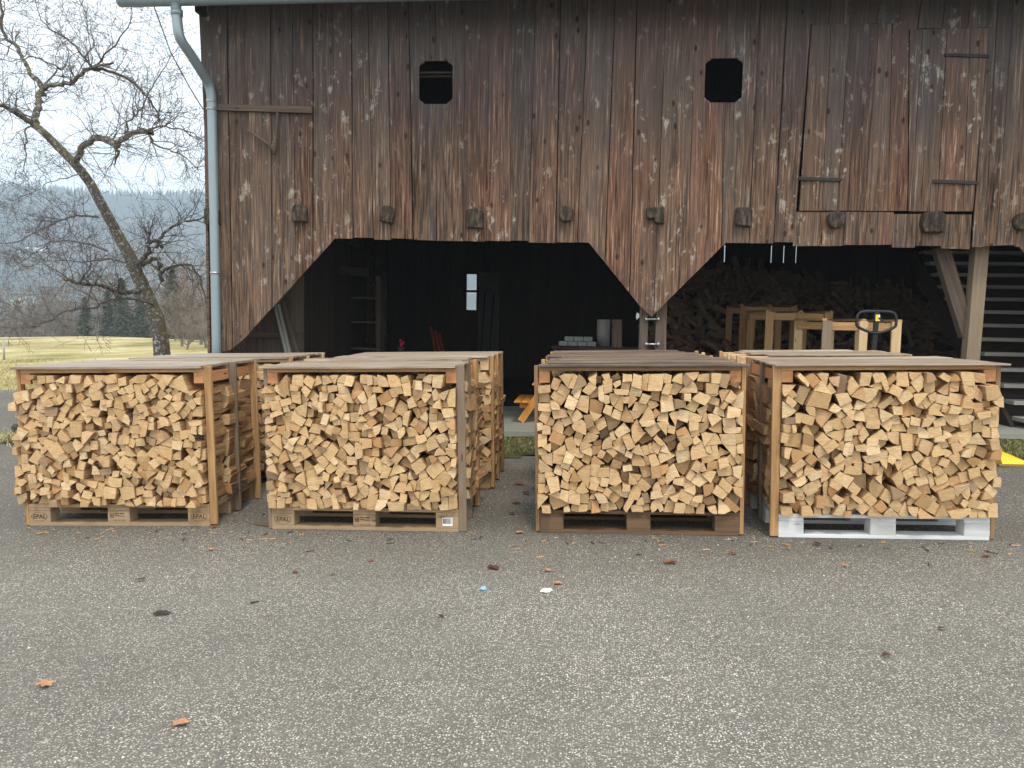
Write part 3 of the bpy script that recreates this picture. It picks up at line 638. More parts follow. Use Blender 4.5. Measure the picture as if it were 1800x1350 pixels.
PACKS = [
[
[230,586,305,580,316,636,233,653],[1056,42,990,54,989,-4,1054,0],[396,554,422,592,382,622,363,576],[541,711,482,681,500,659,526,646,554,646],[1009,104,1032,116,1052,152,950,181],
[1272,224,1270,276,1235,276,1233,234],[94,208,95,152,150,146,143,216],[744,328,788,316,820,320,764,400],[571,794,522,846,505,820,500,792,507,762],[240,474,250,536,210,545,192,488],
[354,-1,434,-2,452,30,366,64],[990,798,1012,820,1016,846,921,848],[342,542,364,597,326,624,291,554],[752,613,742,714,697,708,686,632],[538,778,528,758,530,726,602,748],
[76,746,53,800,0,783,23,734],[1202,628,1165,653,1136,623,1175,588],[1143,80,1189,146,1140,188,1094,120],[1080,537,1090,482,1138,487,1128,550],
[608,574,548,590,550,552,573,524,608,513],[536,340,509,354,486,353,498,280],[860,704,805,676,826,638,874,670],[1224,-4,1214,19,1187,42,1149,-6],[710,365,664,416,609,384,666,320],
[355,739,364,686,419,701,417,741],[640,409,611,454,568,436,608,381],[836,272,791,318,755,262,812,228],[763,42,784,-2,821,13,800,52],[1137,70,1184,54,1217,58,1186,151],
[802,207,724,239,706,205,764,177],[1108,833,1079,845,1037,846,1061,772],[674,414,675,472,632,470,629,417],[650,254,575,235,592,194,656,207],[1135,682,1177,666,1202,708,1145,734],
[321,537,330,492,353,504,366,528,364,554],[321,221,326,156,364,158,360,202],[650,590,638,566,638,537,713,566],[112,0,228,-2,238,74,144,72],
[198,391,236,434,216,446,193,448,171,442],[714,458,693,403,740,392,768,463],[820,0,861,20,849,68,804,42],[1265,381,1273,416,1242,416,1236,384],[102,35,130,48,146,69,94,110],
[12,188,0,158,0,130,58,132],[902,560,888,608,869,598,856,581,852,560],[1189,268,1138,308,1124,276,1129,242,1150,216],[54,590,84,594,111,610,69,664],
[294,436,340,490,316,501,294,480,277,456],[977,390,942,388,924,374,982,320],[836,470,792,474,790,434,842,436],[1058,52,1050,2,1080,-6,1082,53],[947,-2,950,29,938,66,870,-1],
[1181,738,1188,716,1202,706,1246,742],[410,544,371,576,362,556,362,534,370,514],[1041,92,998,89,1006,49,1054,40],[750,548,804,524,810,554,798,584,774,602],
[498,800,430,794,446,728,506,750],[936,589,924,630,894,613,902,574],[1126,486,1068,477,1065,426,1134,416],[781,440,777,386,812,374,828,424],[906,448,966,426,982,486,922,500],
[478,93,532,76,546,118,486,134],[1124,298,1065,274,1080,252,1104,238,1130,234],[500,700,477,740,445,707,476,672],[824,252,868,227,902,226,920,323],
[816,230,760,266,732,234,788,202],[696,392,720,478,683,480,670,447,670,410],[1113,600,1139,554,1177,588,1140,624],[966,708,993,738,987,790,934,759],
[727,800,650,793,658,730,738,750],[939,746,910,800,883,784,901,720],[1002,62,983,84,958,90,946,8],[430,324,406,360,359,339,384,292],[322,382,368,425,344,441,316,445,288,435],
[900,556,874,560,850,552,880,484],[139,107,184,132,168,154,126,124],[1070,190,1084,250,1052,257,1028,210],[1022,256,982,266,975,232,1011,217],[781,475,874,457,864,522,788,526],
[442,316,400,307,372,288,420,232],[1240,60,1250,14,1275,16,1272,70],[954,52,968,116,934,127,917,80],[1206,498,1124,488,1132,428,1194,446],[984,232,946,184,1000,165,1020,215],
[630,192,632,127,677,118,683,191],[342,738,400,738,398,792,332,792],[272,292,212,329,191,292,246,254],[1050,150,1106,136,1124,197,1068,202],[752,40,736,24,729,-2,795,-10],
[192,341,210,341,234,356,185,403],[297,232,260,271,242,242,280,210],[624,496,582,489,595,452,632,458],[828,217,862,222,855,238,840,249,823,251],
[1045,295,972,330,966,301,996,280,1026,270],[608,108,542,114,550,57,601,60],[305,35,318,92,286,90,260,72,246,42],[882,796,830,785,832,740,891,748],
[196,604,119,628,104,580,178,553],[156,261,212,323,158,372,98,298],[416,149,480,118,498,164,433,181],[742,552,739,502,780,495,792,535],[-1,432,-1,378,52,382,52,436],
[180,469,175,494,154,513,95,447],[866,848,815,818,832,800,856,790,882,792],[498,280,532,267,550,291,512,310],[644,778,620,815,604,796,600,772,610,750],
[624,334,592,330,568,313,618,244],[249,845,186,845,185,786,244,794],[1270,784,1204,795,1199,736,1266,742],[1206,346,1218,324,1247,306,1256,384],[894,332,922,364,928,396,815,388],
[91,752,101,688,148,678,135,754],[886,660,927,680,910,723,859,706],[1064,106,1052,87,1052,54,1133,46],[494,396,426,442,406,410,438,351],[173,112,116,110,117,88,168,71],
[925,634,1000,680,972,706,903,670],[838,188,816,128,844,124,872,133,892,153],[450,297,434,238,472,228,492,282],[388,254,366,314,342,298,328,274,325,246],
[1272,456,1270,525,1248,519,1240,494,1242,464],[107,276,48,273,52,214,111,230],[342,347,296,314,318,281,373,312],[683,736,631,724,644,700,668,686,694,684],
[824,319,822,292,841,259,920,323],[270,690,304,647,336,668,306,720],[757,768,717,740,738,722,766,720,790,732],[50,406,92,358,110,384,112,415,100,444],
[586,142,627,128,632,168,596,175],[74,747,128,760,112,788,83,802,52,797],[568,480,526,494,494,488,497,396],[904,234,902,200,912,178,978,228],[240,-2,298,-3,290,40,232,43],
[188,414,131,422,132,374,194,368],[1152,66,1134,20,1161,0,1183,42],[533,491,564,485,600,494,543,564],[60,396,44,375,38,338,112,338],[612,260,575,308,538,276,576,230],
[256,148,305,125,312,164,268,179],[1028,636,1068,589,1107,612,1072,670],[1134,674,1146,734,1112,732,1084,710,1072,678],[991,-4,986,40,968,34,955,21,948,4],
[917,396,938,436,884,452,886,414],[672,55,609,52,615,6,666,-1],[16,85,56,81,54,134,18,124],[723,850,658,844,663,790,730,797],[436,301,408,230,430,232,444,258,455,289],
[348,346,296,425,246,372,289,304],[714,748,682,740,702,704,726,713],[276,506,300,580,262,584,248,554,246,518],[1236,200,1254,205,1274,222,1222,244],
[811,595,802,523,850,526,852,584],[988,556,996,589,986,612,896,578],[156,517,124,574,68,514,126,482],[2,336,0,261,46,260,58,339],[177,547,249,534,249,579,194,605],
[232,266,200,276,166,272,194,196],[739,332,701,275,739,240,786,306],[814,234,802,212,802,189,864,182],[1270,830,1226,846,1202,792,1250,784],[98,86,94,142,61,135,55,89],
[576,56,506,58,525,3,577,0],[888,154,904,194,901,226,819,224],[442,54,498,33,516,85,456,102],[58,341,49,274,97,272,102,341],[196,764,170,822,127,814,143,741],
[-2,846,6,782,34,792,54,812,63,840],[366,170,366,146,376,128,424,158],[140,212,144,164,168,172,184,191,189,216],[1244,278,1218,332,1196,313,1185,286,1189,256],
[726,824,733,770,784,778,780,838],[90,172,102,223,72,221,47,202,38,172],[818,642,802,595,852,583,862,630],[606,495,660,501,661,542,608,536],[1092,758,1057,726,1079,705,1126,744],
[194,203,239,175,247,202,240,229,220,249],[396,792,396,738,438,736,436,788],[621,844,628,798,662,802,652,845],[658,254,660,327,616,325,616,254],[216,776,170,756,191,711,238,738],
[1108,610,1052,582,1077,531,1134,565],[168,179,184,156,208,177,188,208],[511,309,550,285,570,314,537,348],[720,121,729,180,678,182,670,122],[601,747,602,780,592,804,534,778],
[431,182,359,192,366,162,395,159,422,157],[974,708,997,681,1043,725,1006,758],[653,226,694,224,728,242,660,327],[880,756,838,744,837,696,888,712],
[1062,598,988,672,967,638,992,603,1024,578],[1270,554,1188,548,1194,520,1228,516,1270,524],[636,207,588,200,596,180,612,165,632,158],[616,620,538,638,515,598,592,575],
[1205,419,1200,370,1238,368,1245,417],[1220,270,1180,256,1139,206,1270,132],[1150,838,1164,792,1198,801,1189,846],[269,786,294,746,320,757,298,802],
[1187,428,1232,416,1232,440,1220,461,1198,473],[796,719,838,735,828,794,766,768],[719,301,699,338,660,316,704,272],[164,155,177,136,200,122,208,184],
[184,216,172,259,136,265,147,209],[1210,422,1156,438,1137,378,1203,376],[368,676,346,730,318,699,338,653],[618,752,530,729,554,681,634,690],[520,158,590,152,588,206,510,206],
[415,664,448,670,467,684,422,738],[528,760,474,741,488,720,508,707,532,704],[252,508,255,476,268,453,318,503],[1181,332,1159,365,1129,384,1111,289],
[580,334,610,331,644,346,578,420],[316,63,384,58,379,104,319,104],[250,182,270,190,286,213,226,256],[1116,294,1121,356,1088,350,1063,326,1054,294],
[1075,370,972,394,981,322,1058,290],[1054,374,1068,408,1062,452,954,398],[851,366,827,340,822,316,914,320],[416,645,420,702,396,698,376,686,363,666],
[233,104,234,42,250,52,256,78,248,105],[413,111,437,76,476,126,416,154],[60,806,116,790,133,822,62,846],[214,446,282,410,290,442,265,456,233,467],[479,446,492,548,418,554,404,446],
[138,372,140,418,105,420,110,372],[97,367,104,341,121,321,166,374],[146,212,143,270,106,267,108,212],[520,352,524,385,513,412,436,351],[1214,692,1160,656,1210,616,1240,651],
[1134,48,1076,50,1078,0,1141,0],[231,751,283,768,264,794,206,790],[746,184,726,157,718,115,806,126],[2,382,-2,335,38,334,36,380],[808,674,746,672,748,626,814,628],
[800,127,694,120,724,32,808,50],[640,590,689,573,690,604,672,630,644,640],[274,502,330,501,326,524,311,544,290,556],[574,489,528,442,560,422,591,466],[61,623,0,622,8,590,52,591],
[856,70,842,126,800,114,806,60],[1145,82,1089,124,1066,94,1128,48],[104,673,92,752,32,738,56,659],[1272,746,1214,720,1224,693,1270,706],[196,122,238,120,234,139,222,154,204,163],
[1272,412,1265,458,1230,463,1228,418],[1240,-2,1250,28,1244,64,1162,57],[618,846,560,846,564,800,616,808],[1148,846,1093,816,1060,772,1190,714],[731,535,762,576,767,610,664,641],
[256,361,224,352,202,332,272,286],[896,560,870,447,910,451,922,496,930,544],[486,390,498,426,498,454,433,436],[156,624,232,620,226,656,202,684,169,699],
[1026,630,1072,670,1044,688,1012,688,983,672],[233,622,174,633,172,612,197,604,224,600],[1270,572,1271,649,1232,639,1204,610,1194,572],[204,155,258,146,256,174,210,195],
[430,84,402,136,367,128,394,68],[1056,454,1080,494,1083,527,982,502],[1064,371,1125,356,1144,418,1067,427],[506,846,437,848,448,794,500,796],[734,6,720,44,698,71,662,-1],
[1134,309,1178,270,1194,298,1176,333],[362,594,405,652,364,672,320,628],[328,276,276,321,268,302,286,280,310,264],[92,156,95,104,118,110,135,127,144,149],
[906,137,948,188,924,194,905,179,889,156],[782,774,832,793,818,818,780,814],[136,659,121,624,148,617,165,649],[924,636,942,592,988,608,957,656],[365,166,308,152,322,99,372,102],
[686,642,695,686,650,688,650,639],[611,2,614,64,576,64,574,0],[757,187,726,203,722,190,724,176,730,163],[674,552,706,478,740,516,710,568],[522,534,544,558,549,589,463,612],
[953,314,912,286,960,242,1002,280],[251,846,244,792,310,802,302,848],[1080,200,1138,190,1139,232,1080,242],[475,220,469,170,512,161,514,213],[1070,106,1032,122,1017,102,1053,85],
[810,633,766,632,766,595,806,603],[650,656,596,661,592,624,644,612],[649,692,606,689,606,656,650,655],[660,506,621,498,632,464,671,471],[443,-1,498,-4,516,30,456,52],
[698,403,716,344,753,356,739,396],[610,140,564,154,548,110,598,103],[1146,185,1136,194,1116,195,1120,146],[357,0,356,64,310,64,298,2],[1016,508,1002,558,966,552,970,496],
[513,200,585,204,578,232,560,255,534,268],[1156,372,1190,306,1212,328,1204,357,1186,378],[984,792,1026,739,1048,770,1050,808,1030,842],[55,127,95,160,74,176,49,178,26,170],
[1219,164,1196,120,1220,114,1244,121,1262,138],[1032,122,1072,100,1100,138,1052,152],[848,57,860,22,878,2,927,54],[179,496,176,474,190,444,256,474],
[1048,442,1034,470,991,494,950,387],[770,502,730,507,714,455,778,462],[321,772,338,799,326,804,312,802,302,796],[882,450,840,452,842,437,860,436,878,436],
[110,420,168,414,177,472,111,459],[908,724,932,684,970,700,943,751],[268,699,217,673,240,650,272,642,302,654],[401,426,326,390,353,334,431,366],[34,476,8,454,-2,432,74,430],
[496,306,492,352,442,352,439,296],[838,373,790,381,792,357,804,337,826,326],[974,332,928,374,897,336,944,304],[579,422,524,426,520,362,580,369],[268,190,292,167,330,158,322,268],
[132,484,60,519,52,486,58,452,78,425],[399,258,324,254,338,215,370,189,411,184],[1022,214,997,166,1048,149,1064,192],[1264,122,1198,114,1212,62,1270,68],
[1153,567,1172,554,1192,554,1203,621],[60,90,63,-2,102,8,104,50,100,89],[186,850,117,847,129,820,154,818,178,824],[428,88,400,72,385,52,452,26],[784,398,786,452,752,458,742,402],
[-5,262,0,180,59,208,30,259],[88,533,106,560,106,600,0,584],[1019,703,1064,672,1084,704,1051,728],[1245,370,1238,287,1272,293,1274,330,1274,366],
[579,376,526,364,536,342,556,326,582,321],[934,758,984,786,955,823,910,796],[953,386,967,432,932,437,916,400],[1030,206,1073,286,1044,296,1022,266,1006,228],
[564,158,496,162,492,130,550,114],[1272,705,1215,696,1226,671,1246,654,1272,648],[154,520,201,510,208,538,158,558],[252,264,302,228,321,262,276,288],
[886,439,824,436,819,383,892,392],[255,72,322,106,298,133,266,146,230,143],[1116,599,1164,660,1136,676,1103,677,1072,665],[1071,768,1028,747,1048,722,1076,742],
[1017,514,1082,524,1066,559,1032,579,992,576],[1126,554,1136,487,1201,496,1188,556],[890,156,846,112,872,97,902,96,929,108],[236,730,192,714,216,665,268,700],
[411,434,350,503,322,468,342,440,378,415],[-1,733,-1,669,44,682,36,732],[594,626,599,674,564,682,550,633],[793,719,805,676,826,688,836,710,836,733],
[874,600,928,628,906,668,848,654],[908,553,947,537,957,568,911,580],[290,416,232,436,206,404,260,382],[1220,168,1178,190,1168,158,1204,139],[702,188,714,227,660,228,650,186],
[232,734,263,698,308,720,274,765],[1232,549,1228,578,1194,573,1201,544],[977,148,932,176,910,142,968,112],[850,56,920,50,916,96,859,98],[808,672,789,730,740,712,760,668],
[0,67,-2,0,38,12,64,44,64,86],[660,522,666,475,704,485,684,538],[963,490,968,544,928,542,923,495],[924,283,906,262,901,232,982,224],[286,746,322,700,338,720,344,744,339,769],
[606,607,606,537,635,538,640,566,637,600],[866,846,882,784,906,796,923,818,930,844],[1240,460,1244,516,1209,518,1200,470],[224,404,203,378,230,354,258,383],
[688,50,696,116,608,132,608,50],[0,622,62,622,48,684,0,669],[237,124,174,122,166,69,228,72],[409,184,474,172,478,228,401,230],[51,474,70,546,-1,545,-4,477],
[501,544,492,576,460,612,399,554],[1164,790,1172,770,1188,758,1212,810],[398,848,384,793,420,787,438,848],[198,706,170,754,152,738,143,716,144,692],[77,666,86,639,110,620,160,684],
[711,315,748,334,744,356,690,346],[498,601,527,616,542,643,460,679],[765,162,805,122,836,170,792,200],[492,284,468,234,518,208,536,266],[664,734,653,784,618,756,622,728],
[541,539,489,528,481,485,536,494],[382,792,388,822,380,843,312,806],[-6,132,0,64,20,74,20,102,18,128],[347,500,393,451,411,478,414,510,402,540],[958,88,983,82,1023,90,978,157],
[424,588,487,626,461,682,381,622],],
[
[611,0,614,39,578,51,574,0],[1010,192,1014,122,1096,140,1075,214],[685,680,662,743,616,708,650,660],[1010,117,994,121,970,114,1001,65],[772,388,766,458,708,452,717,400],
[878,214,836,218,808,206,830,114],[114,722,82,710,87,684,128,690],[1116,-1,1120,62,1076,61,1074,-2],[1038,261,1000,227,1005,188,1064,211],[238,118,272,73,309,105,276,140],
[308,368,335,321,378,340,353,391],[133,844,74,787,104,772,131,792,150,818],[774,592,765,562,769,519,842,552],[363,696,342,687,322,662,376,622],[70,71,63,-2,120,0,133,70],
[1124,556,1126,600,1070,602,1068,556],[135,164,143,222,111,240,82,183],[682,782,684,843,639,844,632,788],[712,581,754,618,730,637,686,606],[697,334,648,344,642,311,684,298],
[466,666,432,605,468,586,507,642],[338,396,394,434,358,468,313,436],[10,48,7,-1,62,-4,62,45],[860,640,872,676,871,709,792,664],[1014,581,1060,547,1070,570,1069,596,1056,620],
[113,473,78,468,34,436,123,372],[92,70,107,122,69,126,64,78],[272,136,385,154,375,212,264,182],[1162,633,1152,694,1127,685,1109,666,1100,641],[252,528,180,560,174,500,226,488],
[486,378,526,405,550,440,460,475],[1136,400,1110,368,1102,342,1188,352],[1094,128,1126,145,1142,166,1076,200],[109,174,44,178,52,129,100,123],[760,160,714,190,692,142,732,111],
[499,838,467,843,435,836,469,775],[987,218,1058,276,1018,334,948,288],[686,692,700,616,746,644,735,735],[969,756,967,720,988,668,1068,740],
[168,438,121,469,112,442,117,414,135,392],[64,410,20,450,-2,418,38,383],[1129,641,1069,648,1066,601,1124,593],[180,280,108,284,120,240,156,212,200,210],
[806,202,833,262,786,292,752,204],[1142,401,1115,486,1074,459,1054,414,1060,364],[994,80,947,59,962,40,984,30,1008,31],[276,406,310,364,342,394,318,430],
[670,547,705,512,741,545,716,576],[926,334,890,318,866,284,972,232],[627,492,667,540,639,553,608,552,582,534],[26,774,50,768,80,774,48,838],[1132,423,1140,398,1164,370,1202,446],
[630,495,629,455,684,450,676,500],[401,660,406,604,435,614,454,640,457,672],[943,842,902,828,904,788,959,796],[421,527,443,592,399,606,378,538],
[940,451,1010,466,992,500,958,520,920,520],[252,656,280,670,302,694,254,725],[666,546,646,520,640,494,716,511],[922,727,898,723,870,698,943,650],
[1041,689,998,678,1002,636,1062,652],[804,393,810,366,840,333,896,408],[996,535,1048,502,1068,550,1016,580],[910,102,929,184,884,182,848,157,828,116],
[954,185,984,193,1003,211,933,252],[866,367,826,322,866,286,906,335],[656,453,624,450,624,423,658,416],[1066,558,1074,512,1096,482,1168,559],[285,562,205,635,178,560,257,520],
[116,691,52,681,68,618,130,628],[384,206,388,222,381,243,336,218],[124,30,167,34,170,72,132,68],[430,293,383,344,341,320,398,257],[1068,74,994,61,1010,26,1041,4,1079,0],
[230,52,212,106,157,89,192,37],[352,813,294,842,264,802,328,752],[525,234,502,187,544,172,554,218],[369,510,402,490,418,526,379,541],[491,4,454,116,426,86,432,42,444,-1],
[605,124,647,64,670,91,678,126,668,160],[271,132,246,159,196,177,158,84],[334,111,373,76,384,98,385,122,374,144],[710,582,746,532,766,559,770,592,756,622],
[430,66,365,55,380,0,436,20],[1213,326,1208,280,1242,274,1248,330],[919,243,896,272,847,298,804,206],[1046,508,998,542,974,511,1026,472],[193,205,139,216,140,170,189,163],
[1026,584,1068,630,1046,642,1022,646,998,639],[712,520,730,462,758,480,772,509,769,542],[636,648,578,660,572,606,622,606],[208,666,166,656,178,628,212,636],
[805,468,818,518,775,524,764,474],[162,444,174,422,202,402,248,461],[444,604,434,576,436,550,492,569],[403,254,362,300,318,271,349,219],[473,42,532,40,516,102,458,86],
[555,486,614,486,605,517,581,538,550,544],[188,258,237,274,218,321,172,298],[604,428,600,317,646,328,652,378,644,418],[128,648,140,606,180,614,166,658],
[553,548,530,568,492,580,508,493],[95,118,152,109,150,139,132,164,104,176],[964,132,988,120,1019,124,1004,207],[579,751,573,715,584,682,662,740],[546,678,567,668,596,667,569,733],
[1088,292,1131,325,1113,340,1091,346,1068,342],[1038,843,989,844,968,810,1034,805],[20,368,94,326,124,377,66,416],[668,228,641,176,694,146,729,212],
[718,837,720,772,749,778,748,825],[538,784,554,844,520,843,492,824,477,794],[1001,356,1061,378,1052,432,971,403],[6,627,65,638,55,674,-1,662],[534,778,592,769,611,830,554,843],
[812,54,842,54,877,72,810,140],[1156,290,1207,320,1183,343,1151,350,1120,338],[287,632,281,576,320,576,332,632],[1096,485,1069,524,1036,489,1064,451],[26,777,6,754,-1,726,84,736],
[290,703,328,668,367,708,322,750],[444,304,398,258,430,222,488,262],[874,500,889,448,916,467,928,498,920,530],[772,373,818,320,835,344,816,369,794,389],
[153,170,143,122,178,118,195,165],[248,468,216,419,264,402,283,447],[369,348,394,360,418,388,343,400],[646,588,676,550,716,574,682,612],[366,676,372,616,405,612,404,669],
[640,597,620,572,613,549,680,553],[464,85,512,100,508,125,453,124],[493,476,523,449,558,442,554,556],[564,554,562,604,528,602,516,570],[134,544,145,489,172,490,181,542],
[316,571,386,560,405,610,328,626],[611,652,640,678,616,708,587,684],[434,168,404,182,384,180,382,104],[734,68,716,0,758,2,792,27,805,67],[126,539,179,540,169,570,144,589,112,590],
[468,450,369,510,360,465,394,434,438,415],[497,632,482,598,516,568,533,606],[205,448,225,493,188,500,174,458],[941,362,954,380,958,408,898,406],
[217,45,124,30,135,-1,180,-1,217,10],[1143,477,1200,508,1170,566,1120,517],[178,828,136,804,108,766,191,707],[1242,418,1241,475,1188,480,1204,414],
[1092,296,1068,338,1039,322,1056,270],[602,318,608,209,661,213,679,304],[523,226,486,264,468,232,504,200],[1052,672,1076,650,1103,642,1098,724],
[264,309,316,262,331,288,334,318,323,348],[1186,90,1183,0,1242,6,1242,107],[158,442,181,470,184,494,96,484],[818,428,766,420,781,385,834,395],[591,376,606,408,606,433,544,430],
[98,215,1,242,0,199,38,176,78,176],[922,194,940,184,962,186,942,248],[1169,255,1089,190,1166,144,1214,207],[1175,242,1224,196,1238,222,1240,252,1230,279],
[384,-2,355,76,330,62,335,28,349,-2],[432,66,422,94,394,123,360,50],[396,774,460,794,446,818,426,834,400,840],[458,208,462,174,504,178,493,216],
[573,604,583,670,554,664,546,636,547,608],[720,0,740,99,669,94,656,-2],[815,751,738,704,764,646,841,690],[325,266,253,242,264,178,341,198],
[1092,784,1106,844,1076,843,1050,828,1034,803],[36,776,48,838,-2,842,1,778],[1038,744,1036,803,996,808,987,750],[918,55,798,56,810,4,862,-2,910,5],
[1145,158,1067,130,1084,114,1114,120,1142,130],[8,664,88,690,82,740,-1,730],[138,532,88,520,93,480,143,490],[692,329,680,272,710,263,734,338],[428,728,488,740,488,776,420,778],
[1142,62,1132,127,1076,118,1070,55],[1054,328,1063,349,1061,378,999,362],[473,276,517,227,557,254,497,314],[1190,684,1150,674,1160,639,1202,637],
[1167,812,1171,742,1239,758,1228,808],[1198,441,1170,486,1117,472,1140,420],[761,314,814,272,855,300,790,349],[906,436,944,452,926,478,890,452],[3,477,58,492,46,514,24,530,-2,534],
[928,223,878,234,876,178,926,179],[250,752,292,698,323,744,280,780],[796,354,760,390,745,364,748,335,766,311],[1036,743,1096,734,1091,768,1069,794,1036,804],
[681,842,684,774,722,780,720,839],[212,638,248,594,283,576,303,682],[632,488,555,488,555,434,626,426],[170,310,142,380,110,355,94,318,101,278],[536,675,560,704,566,736,467,720],
[959,633,994,561,1022,584,1012,618,991,644],[53,844,62,810,78,788,128,842],[254,240,210,212,190,184,273,143],[1104,842,1098,762,1156,757,1176,842],
[804,660,778,596,808,568,863,646],[247,369,280,319,322,344,288,399],[594,46,642,72,614,112,568,77],[908,-4,1012,-1,1010,31,962,42,916,34],[344,-2,330,66,262,62,270,0],
[156,338,180,348,193,364,132,391],[659,-1,668,67,609,58,617,1],[673,92,712,94,740,108,678,162],[969,123,954,178,932,167,916,146,912,122],[1161,559,1164,602,1126,616,1120,558],
[602,330,534,337,532,276,606,280],[216,422,187,364,222,356,256,370,278,400],[462,334,522,289,536,325,531,364,507,394],[13,586,49,599,44,636,0,628],
[579,47,480,36,498,0,542,0,576,12],[62,121,42,180,-1,170,-2,110],[590,184,642,166,648,206,606,211],[420,175,430,226,386,244,380,189],[584,747,644,740,650,781,600,804],
[101,70,158,71,161,108,97,98],[770,418,830,422,819,453,794,474,762,478],[1094,736,1106,678,1156,690,1120,762],[1169,578,1241,588,1227,640,1148,634],[220,0,265,-2,270,30,214,35],
[206,350,228,294,284,324,246,370],[172,724,84,786,74,754,108,720,148,696],[446,423,375,350,431,294,492,372],[318,263,282,297,252,309,237,228],
[748,238,671,280,664,241,692,220,730,211],[993,182,968,190,945,184,974,114],[98,295,66,346,24,325,58,281],[1242,568,1176,550,1190,524,1214,507,1242,500],
[990,76,965,126,912,122,944,50],[948,378,992,317,1011,342,978,406],[500,628,518,614,550,613,546,688],[4,445,100,469,84,500,42,490,0,476],[918,336,952,290,996,320,956,375],
[1180,241,1220,278,1198,319,1159,294],[10,321,57,336,44,358,22,370,-2,370],[56,574,140,600,122,630,86,624,52,606],[390,123,425,80,449,112,425,142],
[274,526,246,517,220,484,301,429],[988,750,997,808,974,808,968,785,960,756],[941,519,964,626,931,620,912,582,908,538],[266,763,266,844,196,843,182,784],
[1094,192,1174,258,1130,326,1037,258],[652,336,708,333,710,382,646,387],[232,272,184,262,192,216,242,230],[748,768,824,766,814,806,785,834,746,844],
[604,184,603,154,614,126,672,159],[50,280,80,218,122,248,92,296],[427,740,420,783,389,772,396,740],[1193,808,1238,803,1234,843,1176,846],[870,582,882,504,906,519,910,552,898,582],
[426,221,416,176,464,176,462,229],[827,761,912,770,893,815,852,842,802,842],[946,364,908,398,865,363,912,329],[1189,478,1236,468,1240,502,1200,512],
[906,790,926,710,970,712,960,800],[711,188,734,179,760,181,747,242],[1136,90,1140,36,1185,46,1186,82],[812,202,773,194,741,171,829,126],[1054,666,1098,720,1062,739,1028,705],
[446,462,470,523,422,538,402,488],[552,232,548,171,585,155,600,222],[432,128,506,122,504,180,433,178],[1186,50,1114,32,1132,-2,1186,0],[52,522,57,486,75,493,86,508,89,528],
[1204,199,1172,154,1197,124,1240,163],[127,644,197,664,187,709,116,689],[12,86,64,82,72,123,9,124],[454,675,508,636,538,675,487,712],[306,516,319,558,292,578,260,530],
[63,89,-1,88,0,34,70,48],[218,318,208,360,156,342,172,296],[978,510,1006,556,973,578,940,528],[314,536,375,524,381,568,326,570],[52,290,20,271,-1,240,86,212],
[896,448,830,444,829,397,896,402],[830,442,893,445,880,480,850,502,812,502],[26,324,-2,298,18,268,56,292],[790,293,730,336,716,294,728,253,762,225],
[454,522,504,529,492,574,444,556],[710,395,701,338,750,332,749,393],[186,747,240,738,250,768,190,788],[1103,338,1116,381,1095,382,1076,374,1062,357],
[638,653,662,604,702,620,688,684],[266,32,254,104,210,102,230,32],[1176,552,1235,558,1232,593,1168,582],[398,791,380,824,359,840,332,766],[717,733,790,732,774,771,722,773],
[904,768,860,765,874,718,923,726],[382,786,334,768,350,734,396,744],[362,156,278,147,294,120,320,120,356,124],[1002,648,970,715,932,688,948,628],
[181,559,201,615,175,618,150,610,132,592],[871,491,881,522,874,570,786,530],[560,608,560,543,616,550,618,605],[847,556,882,592,842,616,806,572],[205,395,164,434,126,391,188,360],
[320,121,273,82,303,62,339,62,369,83],[59,542,52,604,22,591,2,564,-1,530],[368,634,310,680,296,654,322,634,349,618],[537,149,564,74,608,104,606,159],
[618,600,643,594,664,601,639,666],[786,602,793,622,790,654,728,638],[1241,638,1243,758,1204,750,1184,694,1198,641],[116,594,56,580,60,520,126,526],
[255,657,250,742,184,749,194,672],[348,460,329,474,306,478,296,414],[881,708,860,766,814,752,836,698],[276,404,298,432,284,438,272,426,266,414],[676,505,680,449,732,453,718,518],
[492,722,565,730,552,766,522,789,485,794],[1003,413,1065,436,1047,478,986,464],[404,381,438,420,410,432,378,425,358,402],[366,739,366,672,417,678,427,743],
[1008,124,1000,60,1036,65,1063,88,1074,123],[682,685,710,722,723,766,646,786],[653,454,650,384,714,394,712,448],[1138,725,1150,696,1172,678,1209,755],
[579,50,543,149,504,130,517,82,540,40],[495,302,456,338,437,306,472,280],[513,186,503,160,508,135,583,158],[910,573,944,650,884,690,844,614],[923,50,926,101,880,112,872,52],
[424,730,410,661,456,669,460,724],[446,478,489,467,509,504,468,522],[612,217,607,257,590,280,516,232],[1232,385,1172,394,1179,357,1206,332,1242,326],
[1242,415,1184,418,1188,386,1240,380],[600,370,554,426,506,394,562,332],[814,119,740,132,736,66,816,66],[896,393,1006,416,990,460,934,450,896,437],
[1152,154,1140,128,1143,84,1231,104],[374,527,315,539,286,483,360,465],],
[
[638,116,652,50,703,57,682,120],[1026,724,1093,720,1105,778,1023,788],[847,487,766,442,792,420,825,436,856,457],[134,78,138,111,127,136,57,109],
[1134,516,1212,521,1200,586,1122,577],[407,720,414,658,447,667,443,713],[738,94,758,64,784,44,816,108],[144,286,166,350,92,366,88,300],[708,156,638,215,604,168,664,117],
[394,212,317,218,315,182,388,166],[433,-4,498,11,486,38,464,56,436,64],[249,333,260,365,254,396,173,378],[250,-6,251,49,210,58,198,2],[1001,554,1022,547,1054,554,1030,621],
[539,352,546,388,536,414,446,396],[1196,162,1130,225,1103,172,1171,123],[698,8,692,47,644,42,652,0],[167,348,176,386,168,414,86,364],[896,220,892,178,902,142,976,170],
[582,840,524,846,520,794,581,796],[211,724,223,703,254,685,280,764],[310,814,330,786,360,766,368,846],[1250,160,1193,168,1198,136,1220,111,1251,102],
